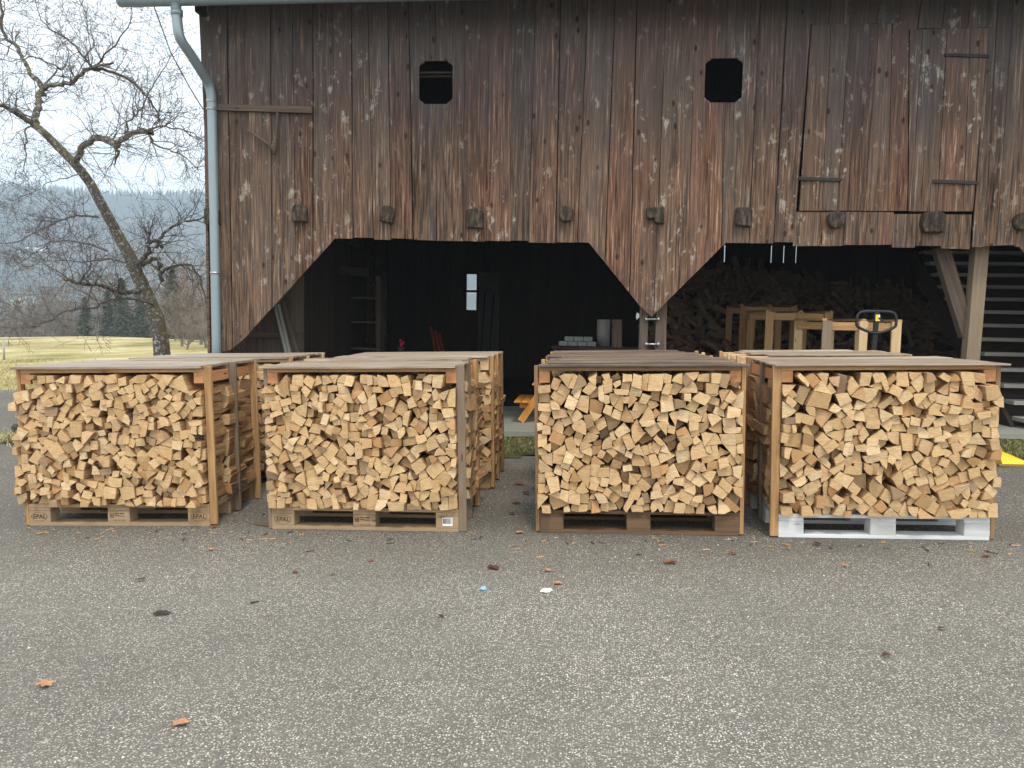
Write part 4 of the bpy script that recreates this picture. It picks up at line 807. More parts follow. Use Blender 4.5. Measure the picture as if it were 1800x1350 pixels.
[463,318,546,288,582,332,504,369],[802,548,807,618,772,612,744,590,731,556],[205,286,153,314,138,280,190,250],[702,622,754,648,732,671,700,680,670,670],
[720,574,713,610,680,656,620,555],[904,-4,972,-4,963,50,908,55],[794,490,838,480,846,526,800,541],[625,424,598,410,572,373,662,345],[936,196,992,158,1052,193,990,259],
[287,363,266,310,316,284,340,336],[860,296,942,320,932,406,844,374],[1010,170,1022,100,1056,117,1078,149,1078,188],[184,57,262,48,267,120,192,141],
[318,710,370,762,319,796,272,740],[1200,486,1205,420,1252,432,1246,484],[1094,51,1040,36,1054,12,1078,-2,1105,-4],[1104,1,1146,-1,1191,18,1112,100],
[973,793,1056,784,1052,844,984,836],[88,366,120,382,142,407,71,440],[945,804,901,846,886,820,886,788,900,762],[523,703,526,668,562,666,566,706],[576,502,578,458,598,418,670,492],
[6,332,-1,272,9,233,98,256],[1170,666,1212,710,1175,748,1133,684],[0,480,0,397,59,416,60,478],[-8,544,-6,491,36,502,30,546],[588,370,548,384,535,348,578,330],
[218,504,290,560,268,571,236,554,206,532],[506,236,488,257,447,272,436,172],[243,631,200,585,222,540,286,582],[366,214,446,214,446,276,382,276],[762,222,754,292,692,278,701,208],
[988,542,990,478,1026,490,1048,519,1052,556],[784,786,756,722,805,715,829,782],[226,621,254,686,192,722,162,647],[671,492,609,438,642,402,718,440],
[1060,182,1096,257,1063,265,1030,259,1001,240],[460,783,522,812,498,846,457,821],[1250,23,1154,108,1140,68,1171,32,1218,-2],[471,398,536,414,518,464,454,432],
[1061,194,1104,174,1123,206,1088,244],[982,246,1003,306,973,334,936,270],[1112,842,1106,763,1151,747,1176,838],[65,114,66,56,92,0,208,46],[75,45,16,47,24,-3,83,-4],
[518,134,573,134,573,174,522,180],[1008,443,975,427,959,405,1034,362],[866,632,852,569,918,546,930,620],[938,690,1022,649,1057,705,989,736],[606,182,630,200,644,228,566,242],
[1078,485,1028,492,998,484,1018,402],[764,166,764,134,779,100,828,166],[192,40,158,28,158,-4,202,0],[905,684,834,690,840,630,906,641],[1023,-1,1030,54,982,60,970,-2],
[892,728,890,684,935,677,934,726],[218,846,185,756,221,751,235,788,251,830],[716,91,754,0,782,13,768,55,745,98],[334,0,348,73,320,71,306,40,304,8],[47,394,-2,386,4,346,61,354],
[268,121,258,55,314,52,316,118],[612,571,583,534,574,500,658,490],[276,196,230,132,260,119,292,119,320,132],[81,129,68,173,46,158,36,132,42,106],
[1104,223,1197,228,1184,296,1093,274],[681,653,597,678,578,620,649,601],[753,608,843,621,836,672,752,674],[512,249,517,176,562,172,568,256],[400,776,402,822,365,828,360,778],
[1084,104,1009,72,1044,35,1111,54],[1197,175,1228,160,1253,163,1254,240],[969,158,966,106,1022,105,1018,160],[888,773,888,846,858,840,833,822,818,796],
[78,506,154,470,162,506,154,544,130,572],[946,689,896,634,962,605,996,665],[732,216,752,170,787,176,782,228],[853,464,903,394,955,426,929,490],
[279,449,222,458,224,434,234,412,254,398],[374,698,380,752,348,745,325,721,320,688],[209,234,157,268,146,233,158,198,188,176],[474,46,518,94,464,137,429,80],
[45,204,106,220,84,256,38,242],[358,73,349,115,332,108,321,94,316,77],[800,464,760,509,726,474,768,438],[190,644,180,610,204,586,227,623],[853,116,852,144,830,174,768,96],
[1042,510,1074,490,1128,482,1126,578],[394,64,383,7,437,-1,439,68],[185,58,194,129,142,142,130,84],[572,131,514,137,506,99,552,86],[1141,683,1106,638,1134,628,1168,672],
[579,296,524,286,528,248,586,256],[856,464,932,486,904,529,842,498],[196,294,244,250,286,286,228,348],[743,289,760,228,786,243,804,270,806,300],[78,367,85,396,80,426,20,406],
[746,32,726,84,700,62,692,30,704,-2],[816,283,858,316,828,347,788,321],[1074,600,1090,652,1046,663,1030,616],[1172,126,1096,180,1064,132,1133,86],
[1062,524,1125,574,1099,595,1067,604,1034,598],[200,295,230,348,176,378,151,307],[144,218,158,271,116,294,93,237],[92,364,9,352,24,316,53,290,91,280],
[786,423,729,480,708,453,732,424,764,407],[446,266,516,250,530,298,466,321],[1180,774,1246,796,1228,848,1174,849],[465,398,447,467,415,448,397,417,396,380],
[80,777,0,771,2,722,81,730],[74,702,146,644,182,695,101,745],[842,295,866,246,906,214,976,331],[932,53,978,40,990,72,946,85],[1214,422,1215,368,1254,370,1250,427],
[336,403,334,344,365,352,388,374,395,406],[-2,620,88,614,84,662,0,663],[757,295,726,365,680,350,698,274],[414,668,405,780,374,766,372,730,378,680],
[222,845,166,846,132,832,185,756],[312,492,271,434,312,420,354,434,380,468],[478,754,515,778,511,809,461,786],[450,588,464,648,420,663,398,614],[328,298,317,226,366,210,394,298],
[1014,66,1095,98,1080,123,1047,114,1010,100],[616,692,597,709,561,715,554,632],[784,423,762,404,750,374,822,356],[796,418,818,358,850,382,861,419,848,456],
[61,440,145,400,176,461,91,504],[351,350,334,327,330,294,418,296],[250,-2,307,4,310,52,246,46],[807,98,832,75,854,69,878,130],[334,68,328,-3,392,2,368,77],
[988,552,922,560,926,498,986,504],[764,604,720,632,712,612,714,589,724,570],[1202,786,1168,774,1152,757,1215,706],[978,258,1007,254,1035,265,1007,328],
[1236,212,1250,297,1188,286,1194,231],[428,526,411,586,343,562,376,494],[950,419,934,370,940,322,1052,356],[82,660,67,733,9,723,0,662],[844,70,832,4,900,-1,912,64],
[700,154,726,182,732,208,634,210],[66,98,28,112,-4,108,-4,14],[1198,784,1204,722,1252,737,1244,794],[648,348,659,288,695,292,686,344],[-1,236,-1,170,45,170,44,233],
[506,99,519,134,517,172,435,156],[632,228,626,290,579,288,586,234],[566,748,462,756,472,724,510,718,555,712],[355,539,300,506,322,484,354,474,386,482],
[559,176,588,172,617,184,562,252],[311,597,324,710,267,716,232,638],[828,183,896,168,897,220,832,210],[1053,784,1107,778,1118,844,1052,848],[442,728,444,688,466,640,535,716],
[765,410,709,438,702,404,714,372,742,351],[418,144,372,164,360,134,407,120],[0,845,6,770,72,775,76,846],[919,555,1000,550,1014,585,928,620],[328,290,268,274,238,244,312,140],
[192,530,170,579,139,563,166,517],[940,73,1008,66,1016,114,954,106],[718,576,618,558,636,528,671,528,716,550],[973,786,976,737,1022,733,1023,788],[555,715,632,700,650,744,574,767],
[230,267,203,280,184,246,218,230],[702,215,692,292,625,282,648,206],[1118,689,1056,709,1043,662,1110,644],[336,338,338,382,327,410,258,372],[412,670,326,694,313,618,394,594],
[580,286,666,288,654,329,624,360,582,372],[36,536,23,477,80,476,79,526],[865,620,830,620,804,602,846,517],[272,437,258,410,258,372,344,410],[380,172,323,184,310,146,362,134],
[696,356,678,412,632,402,661,343],[955,794,976,814,991,850,902,846],[505,562,556,546,596,550,543,658],[1170,664,1198,640,1252,628,1252,744],[206,744,144,788,116,731,178,694],
[906,390,876,438,860,422,852,400,852,378],[747,370,740,336,754,296,849,354],[784,214,783,190,797,164,852,222],[92,522,108,560,72,584,48,533],[634,750,642,832,586,846,573,766],
[436,90,463,132,424,160,400,116],[1152,98,1224,40,1250,102,1174,132],[510,750,565,742,576,796,518,804],[982,511,928,501,940,459,997,473],[779,846,774,783,817,778,826,832],
[836,792,800,716,852,710,898,769],[1132,413,1212,411,1204,488,1104,482],[399,434,344,432,346,397,395,402],[721,558,652,512,702,456,762,507],
[1108,726,1022,732,1027,714,1060,705,1094,708],[642,730,618,670,664,658,698,713],[1075,362,1056,414,1022,410,1034,367],[254,374,246,325,278,328,290,359],
[1201,334,1216,366,1218,414,1134,418],[440,482,494,511,525,553,400,614],[29,620,0,566,50,531,88,620],[352,533,331,602,281,594,303,508],[447,586,508,559,525,612,472,633],
[1072,366,996,343,1014,300,1084,325],[1138,630,1088,648,1070,604,1144,578],[286,480,242,500,226,456,277,444],[956,414,1006,437,974,472,944,454],[912,532,883,560,856,568,838,486],
[1220,297,1182,366,1155,342,1168,312,1192,284],[376,59,438,68,421,104,386,122,348,116],[474,54,508,0,532,28,536,64,520,98],[604,409,565,486,516,464,552,382],
[1252,599,1220,584,1202,562,1256,516],[766,141,742,198,720,181,706,155,707,126],[1189,168,1231,212,1204,227,1172,226,1146,211],[435,280,474,328,424,374,388,318],
[468,644,494,622,528,616,528,716],[880,218,840,304,808,280,789,246,786,206],[118,734,152,806,98,824,78,757],[672,736,686,846,644,840,638,793,635,747],
[856,87,932,52,962,120,882,151],[1247,524,1126,521,1141,486,1190,484,1239,488],[300,474,302,520,288,564,216,506],[345,558,371,569,399,598,318,622],
[1058,414,1080,328,1116,334,1098,420],[190,528,151,473,199,453,238,490],[480,160,522,190,500,240,436,180],[134,152,192,132,198,173,144,200],[1131,421,1106,470,1078,490,1018,408],
[498,360,456,395,417,376,469,332],[828,714,762,722,750,670,834,662],[98,566,189,582,180,626,85,632],[762,735,783,845,683,840,669,735],[486,447,467,496,442,484,456,432],
[164,442,184,375,242,391,218,461],[978,725,968,776,941,808,862,724],[972,629,984,604,1016,578,1048,660],[1106,272,1170,296,1157,347,1098,331],[960,114,970,144,966,175,890,142],
[464,734,460,814,401,802,406,718],[756,143,696,129,692,84,777,102],[598,178,549,93,620,70,643,138],[1252,338,1214,370,1202,342,1209,313,1232,293],[253,182,200,197,188,142,233,126],
[548,-2,600,80,560,93,542,64,526,26],[49,210,78,114,140,138,124,226],[306,776,294,810,254,846,201,716],[535,552,469,488,496,450,578,492],[590,558,621,575,644,606,561,626],
[388,386,363,338,398,324,424,366],[321,110,364,115,357,142,320,142],[582,-2,656,-2,644,52,572,40],[450,810,441,846,392,837,414,803],[1116,401,1105,362,1110,336,1186,364],
[1238,632,1154,654,1141,580,1227,586],[809,550,760,557,728,548,792,466],[800,78,774,-2,832,-1,848,73],[751,666,758,736,698,736,695,680],[1173,744,1132,750,1102,740,1124,660],
[1032,256,1107,276,1101,324,1036,312],[87,628,142,626,134,657,110,678,78,682],[446,464,427,528,394,506,380,468,390,430],[-6,171,-2,108,40,113,45,168],
[433,157,444,211,392,216,385,160],[890,172,841,188,840,162,850,139,871,124],[192,192,234,186,274,194,226,266],[224,540,203,590,170,572,186,530],
[660,44,648,97,626,86,611,68,606,44],[940,272,906,218,936,193,971,244],[720,362,699,428,679,415,684,388,696,358],],
[
[659,210,621,261,584,216,626,168],[518,835,536,782,579,792,552,846],[547,58,596,18,638,48,598,101],[838,346,800,392,760,364,796,310],[395,442,378,356,412,358,426,391,424,429],
[249,104,260,150,234,169,205,116],[128,494,125,419,196,406,194,476],[-2,496,-12,436,26,430,43,486],[772,59,802,103,768,120,744,70],[606,280,646,220,672,252,677,291,660,328],
[746,180,797,202,778,238,727,220],[789,306,748,388,712,356,697,310,707,263],[814,465,792,398,861,352,896,434],[734,850,740,814,756,794,816,844],[300,318,309,358,304,400,230,354],
[76,829,142,760,152,786,127,818,96,847],[756,720,754,684,770,650,841,727],[718,750,658,704,692,660,752,712],[806,686,786,668,778,648,842,627],[368,512,364,442,414,444,414,517],
[334,645,406,682,380,730,304,722],[1116,300,1054,360,1018,312,1062,264],[-2,306,36,272,78,306,26,345],[662,700,630,658,652,649,676,650,698,662],[814,62,800,32,806,-5,906,-1],
[670,342,626,372,614,326,646,308],[1032,640,1112,633,1106,668,1086,698,1056,716],[1055,274,984,349,948,279,1007,232],[444,51,410,6,436,-4,464,0,486,16],
[1087,355,1090,410,1064,404,1042,387,1032,361],[571,572,493,564,490,522,568,518],[792,463,786,416,815,416,822,468],[890,804,862,844,825,848,824,782],[546,59,526,36,520,-5,622,-4],
[849,348,874,277,906,298,923,332,922,370],[1108,572,1114,494,1166,498,1160,582],[852,43,892,115,831,144,780,78],[1258,596,1272,642,1232,656,1222,600],
[60,402,51,358,64,310,174,376],[961,289,982,340,932,357,908,312],[998,188,1006,149,1029,122,1094,208],[694,749,638,781,604,730,664,701],[468,564,432,534,450,498,482,534],
[986,223,884,171,910,145,953,160,995,190],[495,413,566,416,572,460,502,464],[112,772,79,681,130,646,181,754],[239,499,194,451,238,410,293,454],[383,167,434,128,464,172,415,214],
[92,712,58,748,32,719,62,690],[1270,343,1222,342,1176,322,1274,242],[586,106,646,67,658,104,649,142,620,170],[1214,528,1213,464,1269,468,1254,526],
[843,710,872,660,892,679,900,705,896,732],[871,210,798,172,824,143,860,129,899,133],[650,58,622,34,606,0,708,0],[1268,708,1207,684,1222,661,1246,646,1274,642],
[70,118,134,114,125,152,96,177,58,182],[575,424,489,418,500,359,580,378],[696,12,730,-2,763,4,738,92],[152,231,90,180,120,164,147,182,168,211],[1046,246,984,226,995,180,1058,204],
[218,796,172,846,122,818,170,756],[1204,306,1161,344,1134,314,1184,274],[912,733,946,712,974,710,985,792],[367,609,416,636,400,688,340,652],
[1023,494,1054,405,1092,431,1114,472,1114,518],[1036,795,1020,824,998,839,958,788],[464,764,484,666,522,682,550,712,564,750],[118,58,120,-4,199,-1,176,58],
[386,364,368,302,418,292,424,350],[690,500,610,499,623,458,654,429,696,421],[133,490,30,492,18,408,120,393],[433,314,438,240,488,242,486,320],[581,93,524,145,480,104,540,50],
[746,787,796,722,823,758,826,804,804,846],[2,78,78,81,66,151,1,138],[1159,544,1168,470,1222,466,1212,526],[935,106,895,130,882,100,919,80],[432,631,404,630,368,612,408,558],
[270,842,234,846,200,834,259,758],[890,672,968,650,976,706,900,724],[145,127,86,119,91,96,140,90],[668,846,662,763,740,760,734,848],[254,54,327,42,322,84,296,116,256,129],
[468,758,434,744,394,706,486,672],[342,76,306,8,379,-2,388,74],[51,264,16,232,36,200,92,226],[1165,-3,1218,-4,1210,26,1186,46,1156,49],[436,296,375,304,361,256,439,244],
[434,542,380,598,344,566,385,511],[192,410,124,427,114,388,183,364],[1118,614,1172,622,1162,672,1106,667],[456,761,405,826,379,792,374,748,392,708],
[709,338,687,340,658,326,686,266],[148,312,132,276,130,234,214,265],[-2,218,26,233,51,266,-6,311],[625,448,618,481,586,518,508,460],[538,300,484,318,483,284,501,256,532,244],
[1270,154,1218,200,1190,162,1241,112],[516,482,479,538,454,505,452,464,475,430],[1062,715,976,732,972,662,1036,650],[851,254,883,167,910,188,902,226,886,261],
[746,582,724,588,691,582,736,516],[54,214,-3,192,4,134,63,148],[404,152,361,177,320,137,362,101],[74,609,74,548,104,547,124,606],[741,132,792,100,832,141,775,193],
[594,682,548,712,513,669,559,632],[706,546,688,600,646,594,645,540],[1138,367,1204,334,1224,394,1151,423],[146,545,126,522,120,494,190,474],[64,250,152,314,119,344,79,316,43,284],
[706,264,730,216,778,238,754,289],[883,105,846,40,912,8,940,73],[1171,103,1231,112,1223,134,1206,152,1184,162],[1096,846,1024,846,1039,772,1108,765],
[55,542,60,490,84,495,85,518,80,542],[936,94,1014,114,1002,182,914,149],[446,484,402,438,427,423,456,421,482,431],[235,194,268,206,307,246,235,318],
[624,170,556,234,531,184,540,128,579,88],[604,239,608,291,572,303,562,242],[1081,68,1140,50,1164,92,1111,121],[1063,400,1027,449,984,431,1007,368],
[434,390,496,382,491,430,424,420],[302,670,262,626,292,611,326,616,352,637],[193,589,122,609,106,554,177,534],[366,184,296,228,278,181,332,151],
[1088,429,1074,350,1136,350,1156,426],[800,537,735,548,736,490,802,482],[902,584,876,599,837,602,846,522],[-2,574,50,592,84,623,-2,684],[80,270,96,220,120,236,132,263,128,292],
[15,672,60,638,87,672,30,716],[1106,214,1092,272,1038,260,1057,198],[910,446,933,394,995,410,966,462],[253,55,258,0,306,-1,312,54],[74,588,14,584,15,536,78,544],
[1104,558,1034,536,1054,497,1113,512],[973,28,1052,48,1026,90,980,110,930,98],[510,677,474,644,496,631,522,631,544,644],[982,426,1038,448,1024,492,966,468],
[644,498,736,500,716,549,642,544],[117,774,90,818,56,843,0,772],[801,686,842,628,881,665,832,720],[812,566,833,586,846,628,762,654],[395,33,427,36,462,64,392,140],
[852,359,828,342,808,301,882,258],[208,334,288,273,296,308,274,338,239,356],[199,57,196,-2,245,-4,243,52],[332,151,288,187,276,160,279,132,296,108],
[1213,549,1209,604,1161,588,1168,538],[808,62,744,62,750,33,770,10,798,-2],[1043,644,968,662,954,608,1022,606],[1121,289,1162,342,1132,354,1100,352,1074,336],
[1193,86,1270,80,1264,107,1233,118,1198,116],[1270,342,1276,408,1240,402,1213,376,1204,340],[409,522,416,478,452,483,442,521],[0,774,-1,733,14,700,89,775],
[204,459,250,510,207,556,157,520],[316,303,376,342,346,379,304,342],[766,490,750,379,788,382,794,434,798,482],[172,204,236,234,234,280,146,243],[363,390,328,402,302,400,304,334],
[970,265,895,234,915,182,987,212],[283,118,278,212,252,202,250,162,259,122],[348,82,376,70,400,71,398,128],[644,600,702,599,700,651,635,653],
[323,730,276,791,258,764,276,740,294,716],[752,290,768,242,815,237,800,308],[1092,548,1080,606,1028,596,1031,537],[544,711,598,673,608,698,608,726,596,752],
[756,685,698,670,702,581,790,599],[884,440,941,446,938,484,883,470],[817,576,806,526,850,532,844,587],[131,248,53,205,76,179,110,187,142,214],
[1048,146,1096,95,1116,131,1113,172,1086,204],[288,721,174,744,134,655,268,628],[902,733,888,808,824,787,849,706],[1136,50,1216,39,1230,88,1162,100],
[564,644,566,590,581,554,655,598],[302,611,194,646,190,600,204,556,234,520],[1222,78,1214,2,1272,0,1271,86],[1100,706,1154,668,1166,706,1155,742,1125,767],
[342,629,315,611,343,564,382,595],[345,434,369,472,372,517,249,488],[10,492,63,490,62,538,0,544],[1190,846,1189,768,1270,777,1269,847],[381,350,406,442,376,440,362,408,355,367],
[798,464,866,461,858,496,834,523,799,534],[108,2,122,42,118,88,31,84],[1216,679,1160,680,1170,635,1222,646],[438,692,412,632,444,627,474,638,496,662],
[528,246,423,242,440,189,482,152,537,141],[934,653,888,672,866,649,920,614],[1197,460,1220,392,1271,406,1248,472],[968,353,1019,306,1034,330,1037,358,1030,385],
[214,341,165,374,132,330,166,300],[140,98,184,42,206,70,212,104,200,138],[958,348,1010,366,991,392,961,403,930,396],[765,388,769,488,686,498,700,392],
[900,742,934,750,971,780,884,838],[202,340,160,299,203,266,239,314],[362,386,366,418,360,448,306,406],[1068,113,1050,81,1076,51,1102,96],
[1204,208,1266,250,1236,276,1198,283,1162,269],[1156,298,1086,282,1101,222,1167,246],[990,474,1044,508,1019,530,986,538,954,527],[335,584,261,560,290,521,334,506,380,521],
[116,54,164,51,158,75,142,94,119,102],[314,308,340,278,368,265,382,350],[481,318,468,390,424,394,416,306],[617,395,473,353,500,311,558,322,619,352],
[484,98,412,148,402,122,430,94,466,76],[302,512,266,558,239,530,261,486],[1029,608,946,613,956,567,989,534,1035,524],[553,844,604,725,624,754,614,798,592,846],
[982,816,934,846,904,819,960,785],[851,255,789,226,804,176,870,200],[730,142,685,102,718,76,768,108],[489,100,444,44,490,1,546,50],[1121,219,1175,160,1218,199,1174,254],
[454,847,452,761,510,766,523,846],[764,172,714,202,686,165,748,137],[952,594,878,563,888,524,961,538],[302,461,230,411,262,372,331,421],[257,48,258,112,203,115,202,53],
[371,-2,416,1,415,36,375,32],[1207,601,1214,520,1266,526,1270,601],[591,248,568,243,548,228,590,188],[2,-3,76,-3,62,58,-3,55],[638,64,700,15,730,62,684,110],
[300,220,382,164,428,233,337,272],[941,454,993,476,980,495,960,507,938,510],[1112,64,974,36,996,-4,1051,-2,1109,24],[944,370,915,439,887,418,872,387,872,352],
[1158,53,1108,51,1107,-2,1162,0],[1123,574,1186,594,1188,628,1108,616],[448,150,476,102,498,120,476,157],[984,791,976,730,1028,732,1036,793],[484,561,478,622,421,632,408,568],
[1103,792,1190,772,1180,836,1110,846],[1274,182,1276,240,1235,234,1232,179],[480,553,575,570,554,638,472,631],[1034,608,1105,600,1114,636,1043,646],
[1148,498,1112,469,1090,427,1210,422],[1048,66,1081,114,1054,144,1002,108],[1147,98,1185,144,1158,180,1113,124],[40,334,62,403,14,410,9,348],[1193,604,1230,602,1231,653,1180,638],
[426,651,438,692,416,696,408,656],[266,374,218,427,184,392,217,340],[378,103,316,138,294,108,337,70],[568,552,622,496,641,524,646,558,636,590],[160,110,229,152,186,212,110,164],
[571,453,578,390,605,400,626,420,634,448],[326,846,323,720,374,726,378,772,380,830],[872,657,847,632,840,599,950,590],[809,578,747,594,738,543,801,532],
[57,636,120,604,136,645,89,678],[1128,772,1038,774,1046,738,1067,706,1100,688],[868,459,943,478,930,536,848,524],[77,548,88,490,112,501,130,522,136,548],
[725,758,748,714,789,734,758,768],[648,226,688,164,716,200,718,244,694,282],[189,644,136,658,138,624,158,598,192,588],[813,231,867,265,848,284,824,294,798,293],
[570,336,586,302,610,283,632,366],[531,318,530,246,572,241,578,315],[306,244,345,276,324,302,276,270],[247,175,218,228,186,206,220,158],[586,742,588,766,572,795,502,763],
[954,610,972,648,934,662,922,616],[1090,552,1106,565,1119,590,1070,605],[640,715,564,642,604,628,628,654,658,683],[504,524,506,492,526,462,598,525],
[332,827,266,817,276,790,298,769,326,760],[623,766,666,809,650,840,612,804],[656,100,702,114,738,142,638,189],[1094,195,1131,138,1165,176,1116,230],
[229,808,192,778,176,740,292,716],[904,-2,957,-1,988,13,940,85],[1224,775,1146,768,1173,678,1270,698],[956,264,919,310,875,286,912,237],[699,424,610,407,628,368,662,342,704,334],],
]
# ------------------------------------------------------------------ split logs
PK = [[[(p[i] / 1000, p[i + 1] / 1000) for i in range(0, len(p), 2)] for p in pack] for pack in PACKS]   # log outlines in mm, settled by a small packing study
def log_geo(P, y0, y1, rg, hi=True):
    """a split log: outline P (x,z) sawn at y0 (front) and y1; returns local geometry about its centre"""
    cx = sum(p[0] for p in P) / len(P); cz = sum(p[1] for p in P) / len(P)
    area = abs(sum(P[i][0] * P[(i + 1) % len(P)][1] - P[(i + 1) % len(P)][0] * P[i][1] for i in range(len(P)))) / 2
    ring = []; tagb = []
    n = len(P); lens = [math.dist(P[i], P[(i + 1) % n]) for i in range(n)]
    curved = n == 5 and max(lens[1:4]) < .9 * max(lens)               # quarter-round: its outer edges may carry bark
    barky = rg.random() < (.30 if curved else .07); be = rg.randrange(n)
    for i in range(n):
        a, c = P[i], P[(i + 1) % n]; L = lens[i]
        isb = barky and ((curved and 1 <= i <= 3) or (not curved and i == be))
        steps = 1 if not hi else (3 if L > .07 else 2 if L > .03 else 1)
        nx, nz = (c[1] - a[1]) / max(L, 1e-6), -(c[0] - a[0]) / max(L, 1e-6)
        for k in range(steps):
            t = (k + (rg.uniform(-.12, .12) if k else .03)) / steps
            j = rg.uniform(-.0026, .0022) if k else -.0006
            ring.append((a[0] + (c[0] - a[0]) * t + nx * j - cx, a[1] + (c[1] - a[1]) * t + nz * j - cz)); tagb.append(isb)
    m = len(ring); tx, tz = rg.gauss(0, .13), rg.gauss(0, .13); sx, sz = rg.gauss(0, .007), rg.gauss(0, .007)
    V = []; L = y1 - y0
    for s_, (yy, k) in enumerate(((0, .985), (.008, 1.0), (L * .5, 1.0), (L, .97))):
        for (x, z) in ring:
            ty = (x * tx + z * tz) * (1 if s_ < 2 else 0); q = yy / L
            jj = .0016 if s_ == 2 else 0
            V.append((x * k + sx * q * 2 + rg.uniform(-jj, jj), yy + ty + (rg.uniform(-.0012, .0012) if s_ == 0 else 0), z * k + sz * q * 2 + rg.uniform(-jj, jj)))
    F = [tuple(range(m))[::1]]; MI = [0]
    for s_ in range(3):
        for i in range(m):
            a, b2 = s_ * m + i, s_ * m + (i + 1) % m; F.append((b2, a, a + m, b2 + m)); MI.append(0 if s_ == 0 else (2 if tagb[i] else 1))
    F.append(tuple(reversed(range(3 * m, 4 * m)))); MI.append(0)
    aa = rg.uniform(0, 6.28); rr = rg.uniform(.03, .14); pith = (rr * math.cos(aa), rg.uniform(-3, 3), rr * math.sin(aa))
    pc = [(v[0] - pith[0], v[1] - pith[1], v[2] - pith[2]) for v in V]
    return (cx, y0, cz), V, F, MI, pc, [rg.random()] * len(F), area
def log_obj(g, parent):
    loc, V, F, MI, pc, rn, _ = g
    return meshobj('log', V, F, LOGM, parent, MI, attrs={'pc': ('FLOAT_VECTOR', 'POINT', pc), 'rn': ('FLOAT', 'FACE', rn)}, loc=loc)
def log_stuff(name, gs, parent):
    V = []; F = []; MI = []; pc = []; rn = []
    for (loc, v, f, mi, p, r, _) in gs:
        b = len(V); V += [(a + loc[0], c + loc[1], d + loc[2]) for a, c, d in v]; F += [tuple(i + b for i in q) for q in f]; MI += mi; pc += p; rn += r
    o = meshobj(name, V, F, LOGM, parent, MI, attrs={'pc': ('FLOAT_VECTOR', 'POINT', pc), 'rn': ('FLOAT', 'FACE', rn)}); o['kind'] = 'stuff'; return o

def text_mesh(body, size, mat, parent, loc, name='printed_mark', sx=1.0):
    cu = bpy.data.curves.new('txt', 'FONT'); cu.body = body; cu.size = size; cu.align_x = 'CENTER'; cu.align_y = 'CENTER'; cu.extrude = .0004; cu.shear = .12
    o = bpy.data.objects.new('txt', cu); COL.objects.link(o); bpy.context.view_layer.update()
    me = bpy.data.meshes.new_from_object(o.evaluated_get(bpy.context.evaluated_depsgraph_get())); bpy.data.objects.remove(o)
    me.materials.clear(); me.materials.append(mat); t = bpy.data.objects.new(name, me); t.location = loc; t.rotation_euler = (R(90), 0, 0); t.scale = (sx, 1, 1); return link(t, parent)

TH, LH = .144, 1.035
def crate(name_label, x, y, yaw, deck, side_mat, posts, marks=None, label_bar=False, railm=None, group='pallet crates in two rows'):
    """x,y: the front middle of the pallet; 1.2 m wide, .8 m deep"""
    root = empty('pallet_crate', name_label, 'pallet crate', (x, y, gz(x)), (0, -.028, yaw), group)
    pal = group_node('pallet', root)
    for yy, wd in ((.05, .10), (.40, .145), (.75, .10)): beam('bottom_board', (-.6, yy, .011), (.6, yy, .011), wd, .022, deck, pal, j=.001)
    for xx in (-.5275, 0, .5275):
        for yy, wd in ((.05, .10), (.40, .145), (.75, .10)): beam('block', (xx - .0725 + rng.uniform(-.003, .003), yy, .061), (xx + .0725, yy, .061), wd, .078, deck, pal, j=.001)
        beam('cross_board', (xx, .002, .111), (xx, .798, .111), .145, .0215, deck, pal, j=.0008)
    for yy, wd in ((.0725, .145), (.24, .10), (.40, .145), (.56, .10), (.7275, .145)): beam('deck_board', (-.6, yy, .1328), (.6, yy, .1328), wd, .0215, deck, pal, j=.001)
    for (sx_, yy, fw, fd, mt) in posts:        # fw = seen from the front, fd = along the depth
        xx = sx_ * (.6015 + fw / 2); b0 = rng.uniform(.0, .012)
        beam('post', (xx, yy, b0), (xx + rng.uniform(-.004, .004), yy, LH + rng.uniform(-.006, .004)), fw, fd, mt, root, up=(0, 1, 0), j=.0008)
    rm = railm or m_orange
    for sx_ in (-1, 1): beam('side_rail', (sx_ * .5665, .002, .962), (sx_ * .5665, .80, .962), .066, .07, rm, root, j=.001)
    for yy in (.024, .40, .775): beam('cross_batten', (-.60, yy, 1.0095), (.60, yy, 1.0095), .048, .024, side_mat, root, j=.001)
    if marks:
        for xx, cut in marks:
            for_obj = text_mesh('EPAL', .042, m_brand, pal, (xx, -.0012, .062), sx=.95)
            V = []; F = []; n = 28
            for k in range(n):
                a = 2 * math.pi * k / n
                for rr in (1, .95): V.append((xx + .054 * rr * math.cos(a), -.0015, .062 + .030 * rr * math.sin(a)))
            for k in range(n): a = 2 * k; b = 2 * ((k + 1) % n); F.append((a, b, b + 1, a + 1))
            meshobj('printed_oval', V, F, m_brand, pal)
        for (dx, dz, w_, h_) in ((-.045, .018, .022, .003), (-.045, -.006, .022, .003), (-.055, .006, .003, .026), (-.035, .006, .003, .026), (-.012, .020, .03, .005), (.022, .020, .026, .006), (-.012, .008, .028, .004), (.02, .004, .034, .003), (-.045, .006, .009, .009)):
            box('printed_line', (dx, -.0012, .062 + dz), (w_, .001, h_), m_brand, pal)
        text_mesh('1 2 2 - 2 - 2 2', .014, m_brand, pal, (0, -.0012, .062 - .024))
    if label_bar:
        box('paper_label', (.53, -.0015, .064), (.064, .001, .052), m_labelw, pal)
        xx = .503
        while xx < .557:
            w_ = rng.choice([.0012, .002, .003]); box('barcode_bar', (xx, -.0026, .069), (w_, .0008, .034), m_ink, pal); xx += w_ + rng.choice([.0015, .0025])
    return root
